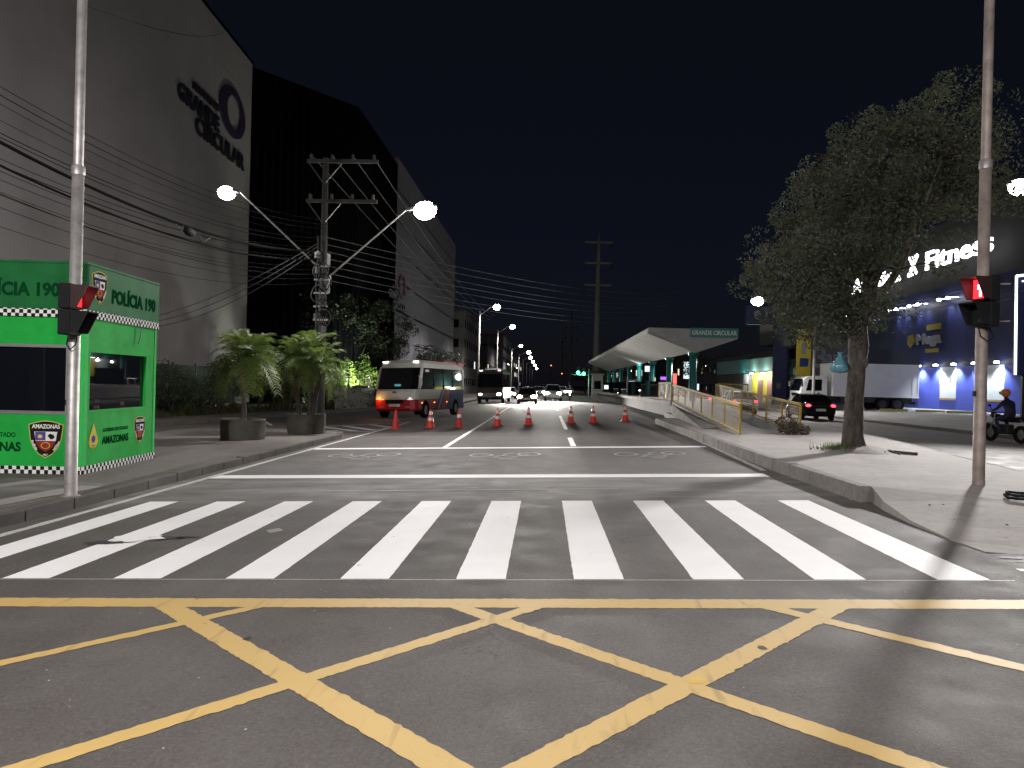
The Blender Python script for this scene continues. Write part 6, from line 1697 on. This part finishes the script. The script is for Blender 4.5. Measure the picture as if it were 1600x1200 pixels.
# ---- motorcycles with riders
def skin_person(name, parent, verts, edges, radii, material):
    me = bpy.data.meshes.new(name); me.from_pydata(verts, edges, [])
    o = bpy.data.objects.new(name, me); COL.objects.link(o)
    mo = o.modifiers.new('skin', 'SKIN')
    for i, r_ in enumerate(radii): me.skin_vertices[0].data[i].radius = (r_, r_)
    me.skin_vertices[0].data[0].use_root = True
    su = o.modifiers.new('sub', 'SUBSURF'); su.levels = 1; su.render_levels = 1
    dg = bpy.context.evaluated_depsgraph_get()
    me2 = bpy.data.meshes.new_from_object(o.evaluated_get(dg))
    bpy.data.objects.remove(o)
    for p in me2.polygons: p.use_smooth = True
    me2.materials.clear()
    return link(name, me2, material, parent)
def motorcycle(label, loc, rz, lamp):
    t = thing('motorcycle', label, 'motorcycle', loc, rz)
    for y, nm in ((0.64, 'wheel'), (-0.62, 'wheel')): wheel(t, 0.001, y, 0.30, 0.10, nm)
    m = MB()
    for s_ in (-0.07, 0.07): m.path([(s_, 0.64, 0.30), (s_, 0.46, 0.72), (s_*0.9, 0.38, 0.98)], 0.022, 7)
    part('fork', m, 'rim', t)
    m = MB(); m.loft([[(x*w_, y, z+h*zz) for x, zz in ((-1, -.5), (-1, .3), (-.5, 1), (.5, 1), (1, .3), (1, -.5))] for y, w_, z, h in ((-0.55, .06, .72, .06), (-0.25, .13, .74, .09), (0.1, .14, .78, .14), (0.32, .10, .84, .12))]); part('tank', m, 'car_black', t)
    m = MB(); m.loft([[(x*w_, y, z+h*zz) for x, zz in ((-1, -.5), (-1, .4), (-.5, 1), (.5, 1), (1, .4), (1, -.5))] for y, w_, z, h in ((-0.85, .09, .86, .05), (-0.5, .14, .82, .06), (0.0, .12, .80, .05))]); part('seat', m, 'black_plastic', t)
    m = MB(); m.box(-0.14, 0.14, -0.22, 0.22, 0.28, 0.62); part('engine', m, 'dark_metal', t, 0.04)
    m = MB(); m.path([(0.12, 0.2, 0.32), (0.15, -0.2, 0.26), (0.16, -0.75, 0.38)], [0.025, 0.03, 0.045], 8); part('exhaust', m, 'rim', t)
    m = MB(); m.path([(-0.36, 0.24, 1.04), (-0.14, 0.36, 1.02), (0.14, 0.36, 1.02), (0.36, 0.24, 1.04)], 0.016, 7); part('handlebar', m, 'dark_metal', t)
    for s_ in (-1, 1):
        m = MB(); m.bar((s_*0.26, 0.29, 1.04), (s_*0.34, 0.33, 1.22), 0.015, 0.015); m.ball((s_*0.35, 0.33, 1.25), (0.07, 0.02, 0.045), 8, 6); part('mirror', m, 'black_plastic', t)
    m = MB(); m.ball((0, 0.52, 0.92), (0.11, 0.10, 0.11), 12, 8); part('headlight', m, 'headlamp' if lamp else 'dead_lens', t)
    m = MB(); m.obox((0, -0.94, 0.84), (0.22, 0.06, 0.09)); part('taillight', m, 'taillamp', t)
    m = MB(); m.prism([(0.95, 0.42), (0.90, 0.55), (0.70, 0.645), (0.45, 0.60), (0.45, 0.58), (0.70, 0.625), (0.88, 0.53), (0.93, 0.42)], -0.06, 0.06, 'x'); part('mudguard', m, 'car_black', t)
    return t
def rider(label, loc, rz, helm, coat):
    t = thing('person', label, 'person', loc, rz)
    V = [(0, -0.22, 0.93), (0, -0.17, 1.16), (0, -0.06, 1.38), (0, 0.0, 1.47), (0, 0.03, 1.56)]
    E_ = [(0, 1), (1, 2), (2, 3), (3, 4)]; Rr = [0.15, 0.155, 0.15, 0.06, 0.06]
    def chain(root, pts, rs_):
        prev = root
        for p, q in zip(pts, rs_):
            V.append(p); Rr.append(q); E_.append((prev, len(V)-1)); prev = len(V)-1
    for s_ in (-1, 1):
        chain(2, [(s_*0.19, -0.05, 1.36), (s_*0.30, 0.06, 1.16), (s_*0.33, 0.24, 1.07)], [0.075, 0.052, 0.04])
        chain(0, [(s_*0.12, -0.12, 0.88), (s_*0.20, 0.22, 0.76), (s_*0.18, 0.05, 0.40), (s_*0.18, 0.16, 0.34)], [0.105, 0.075, 0.055, 0.045])
    body = skin_person('body', t, V, E_, Rr, coat)
    m = MB(); m.ball((0, 0.05, 1.66), (0.10, 0.12, 0.13), 12, 8); m.ball((0, 0.165, 1.64), (0.02, 0.025, 0.03), 6, 5); m.ball((0.035, 0.155, 1.665), (0.014, 0.01, 0.01), 6, 4); m.ball((-0.035, 0.155, 1.665), (0.014, 0.01, 0.01), 6, 4); part('face', m, 'skin', t)
    m = MB(); m.ball((0, 0.03, 1.69), (0.145, 0.165, 0.15), 16, 10); hm = part('helmet', m, helm, t)
    m = MB(); m.box(-0.11, 0.11, 0.16, 0.205, 1.63, 1.73); part('visor', m, 'glass_dark', hm, 0.02)
    for s_ in (-1, 1):
        m = MB()
        m.ball((s_*0.335, 0.27, 1.065), (0.035, 0.05, 0.03), 8, 6)
        for k in range(4): m.path([(s_*(0.312+0.016*k), 0.30, 1.075), (s_*(0.312+0.016*k), 0.335, 1.065), (s_*(0.312+0.016*k), 0.33, 1.03)], 0.008, 5)
        m.path([(s_*0.305, 0.26, 1.055), (s_*0.295, 0.30, 1.035)], 0.009, 5)
        part('hand', m, 'skin', t)
        m = MB(); m.loft([[(s_*0.18+x*0.045, y, z) for x, z in ((-1, .28), (1, .28), (.8, h), (-.8, h))] for y, h in ((0.04, .37), (0.14, .37), (0.27, .315))]); part('shoe', m, 'cloth_dark', t, 0.01)
    return t
MZ = (15.75, 27.0, 0.105)
motorcycle('dark motorcycle with a red tail lamp at the right edge', MZ, R(14), False)
rider('rider in dark blue jacket and orange helmet on the motorcycle at right', MZ, R(14), 'helmet_orange', 'cloth_navy')
MF = (2.55, 82, zr(2.55)+0.004)
motorcycle('distant oncoming motorcycle with its headlight on near the median', MF, PI, True)
rider('distant rider in dark clothes on the oncoming motorcycle', MF, PI, 'cloth_dark', 'cloth_dark')
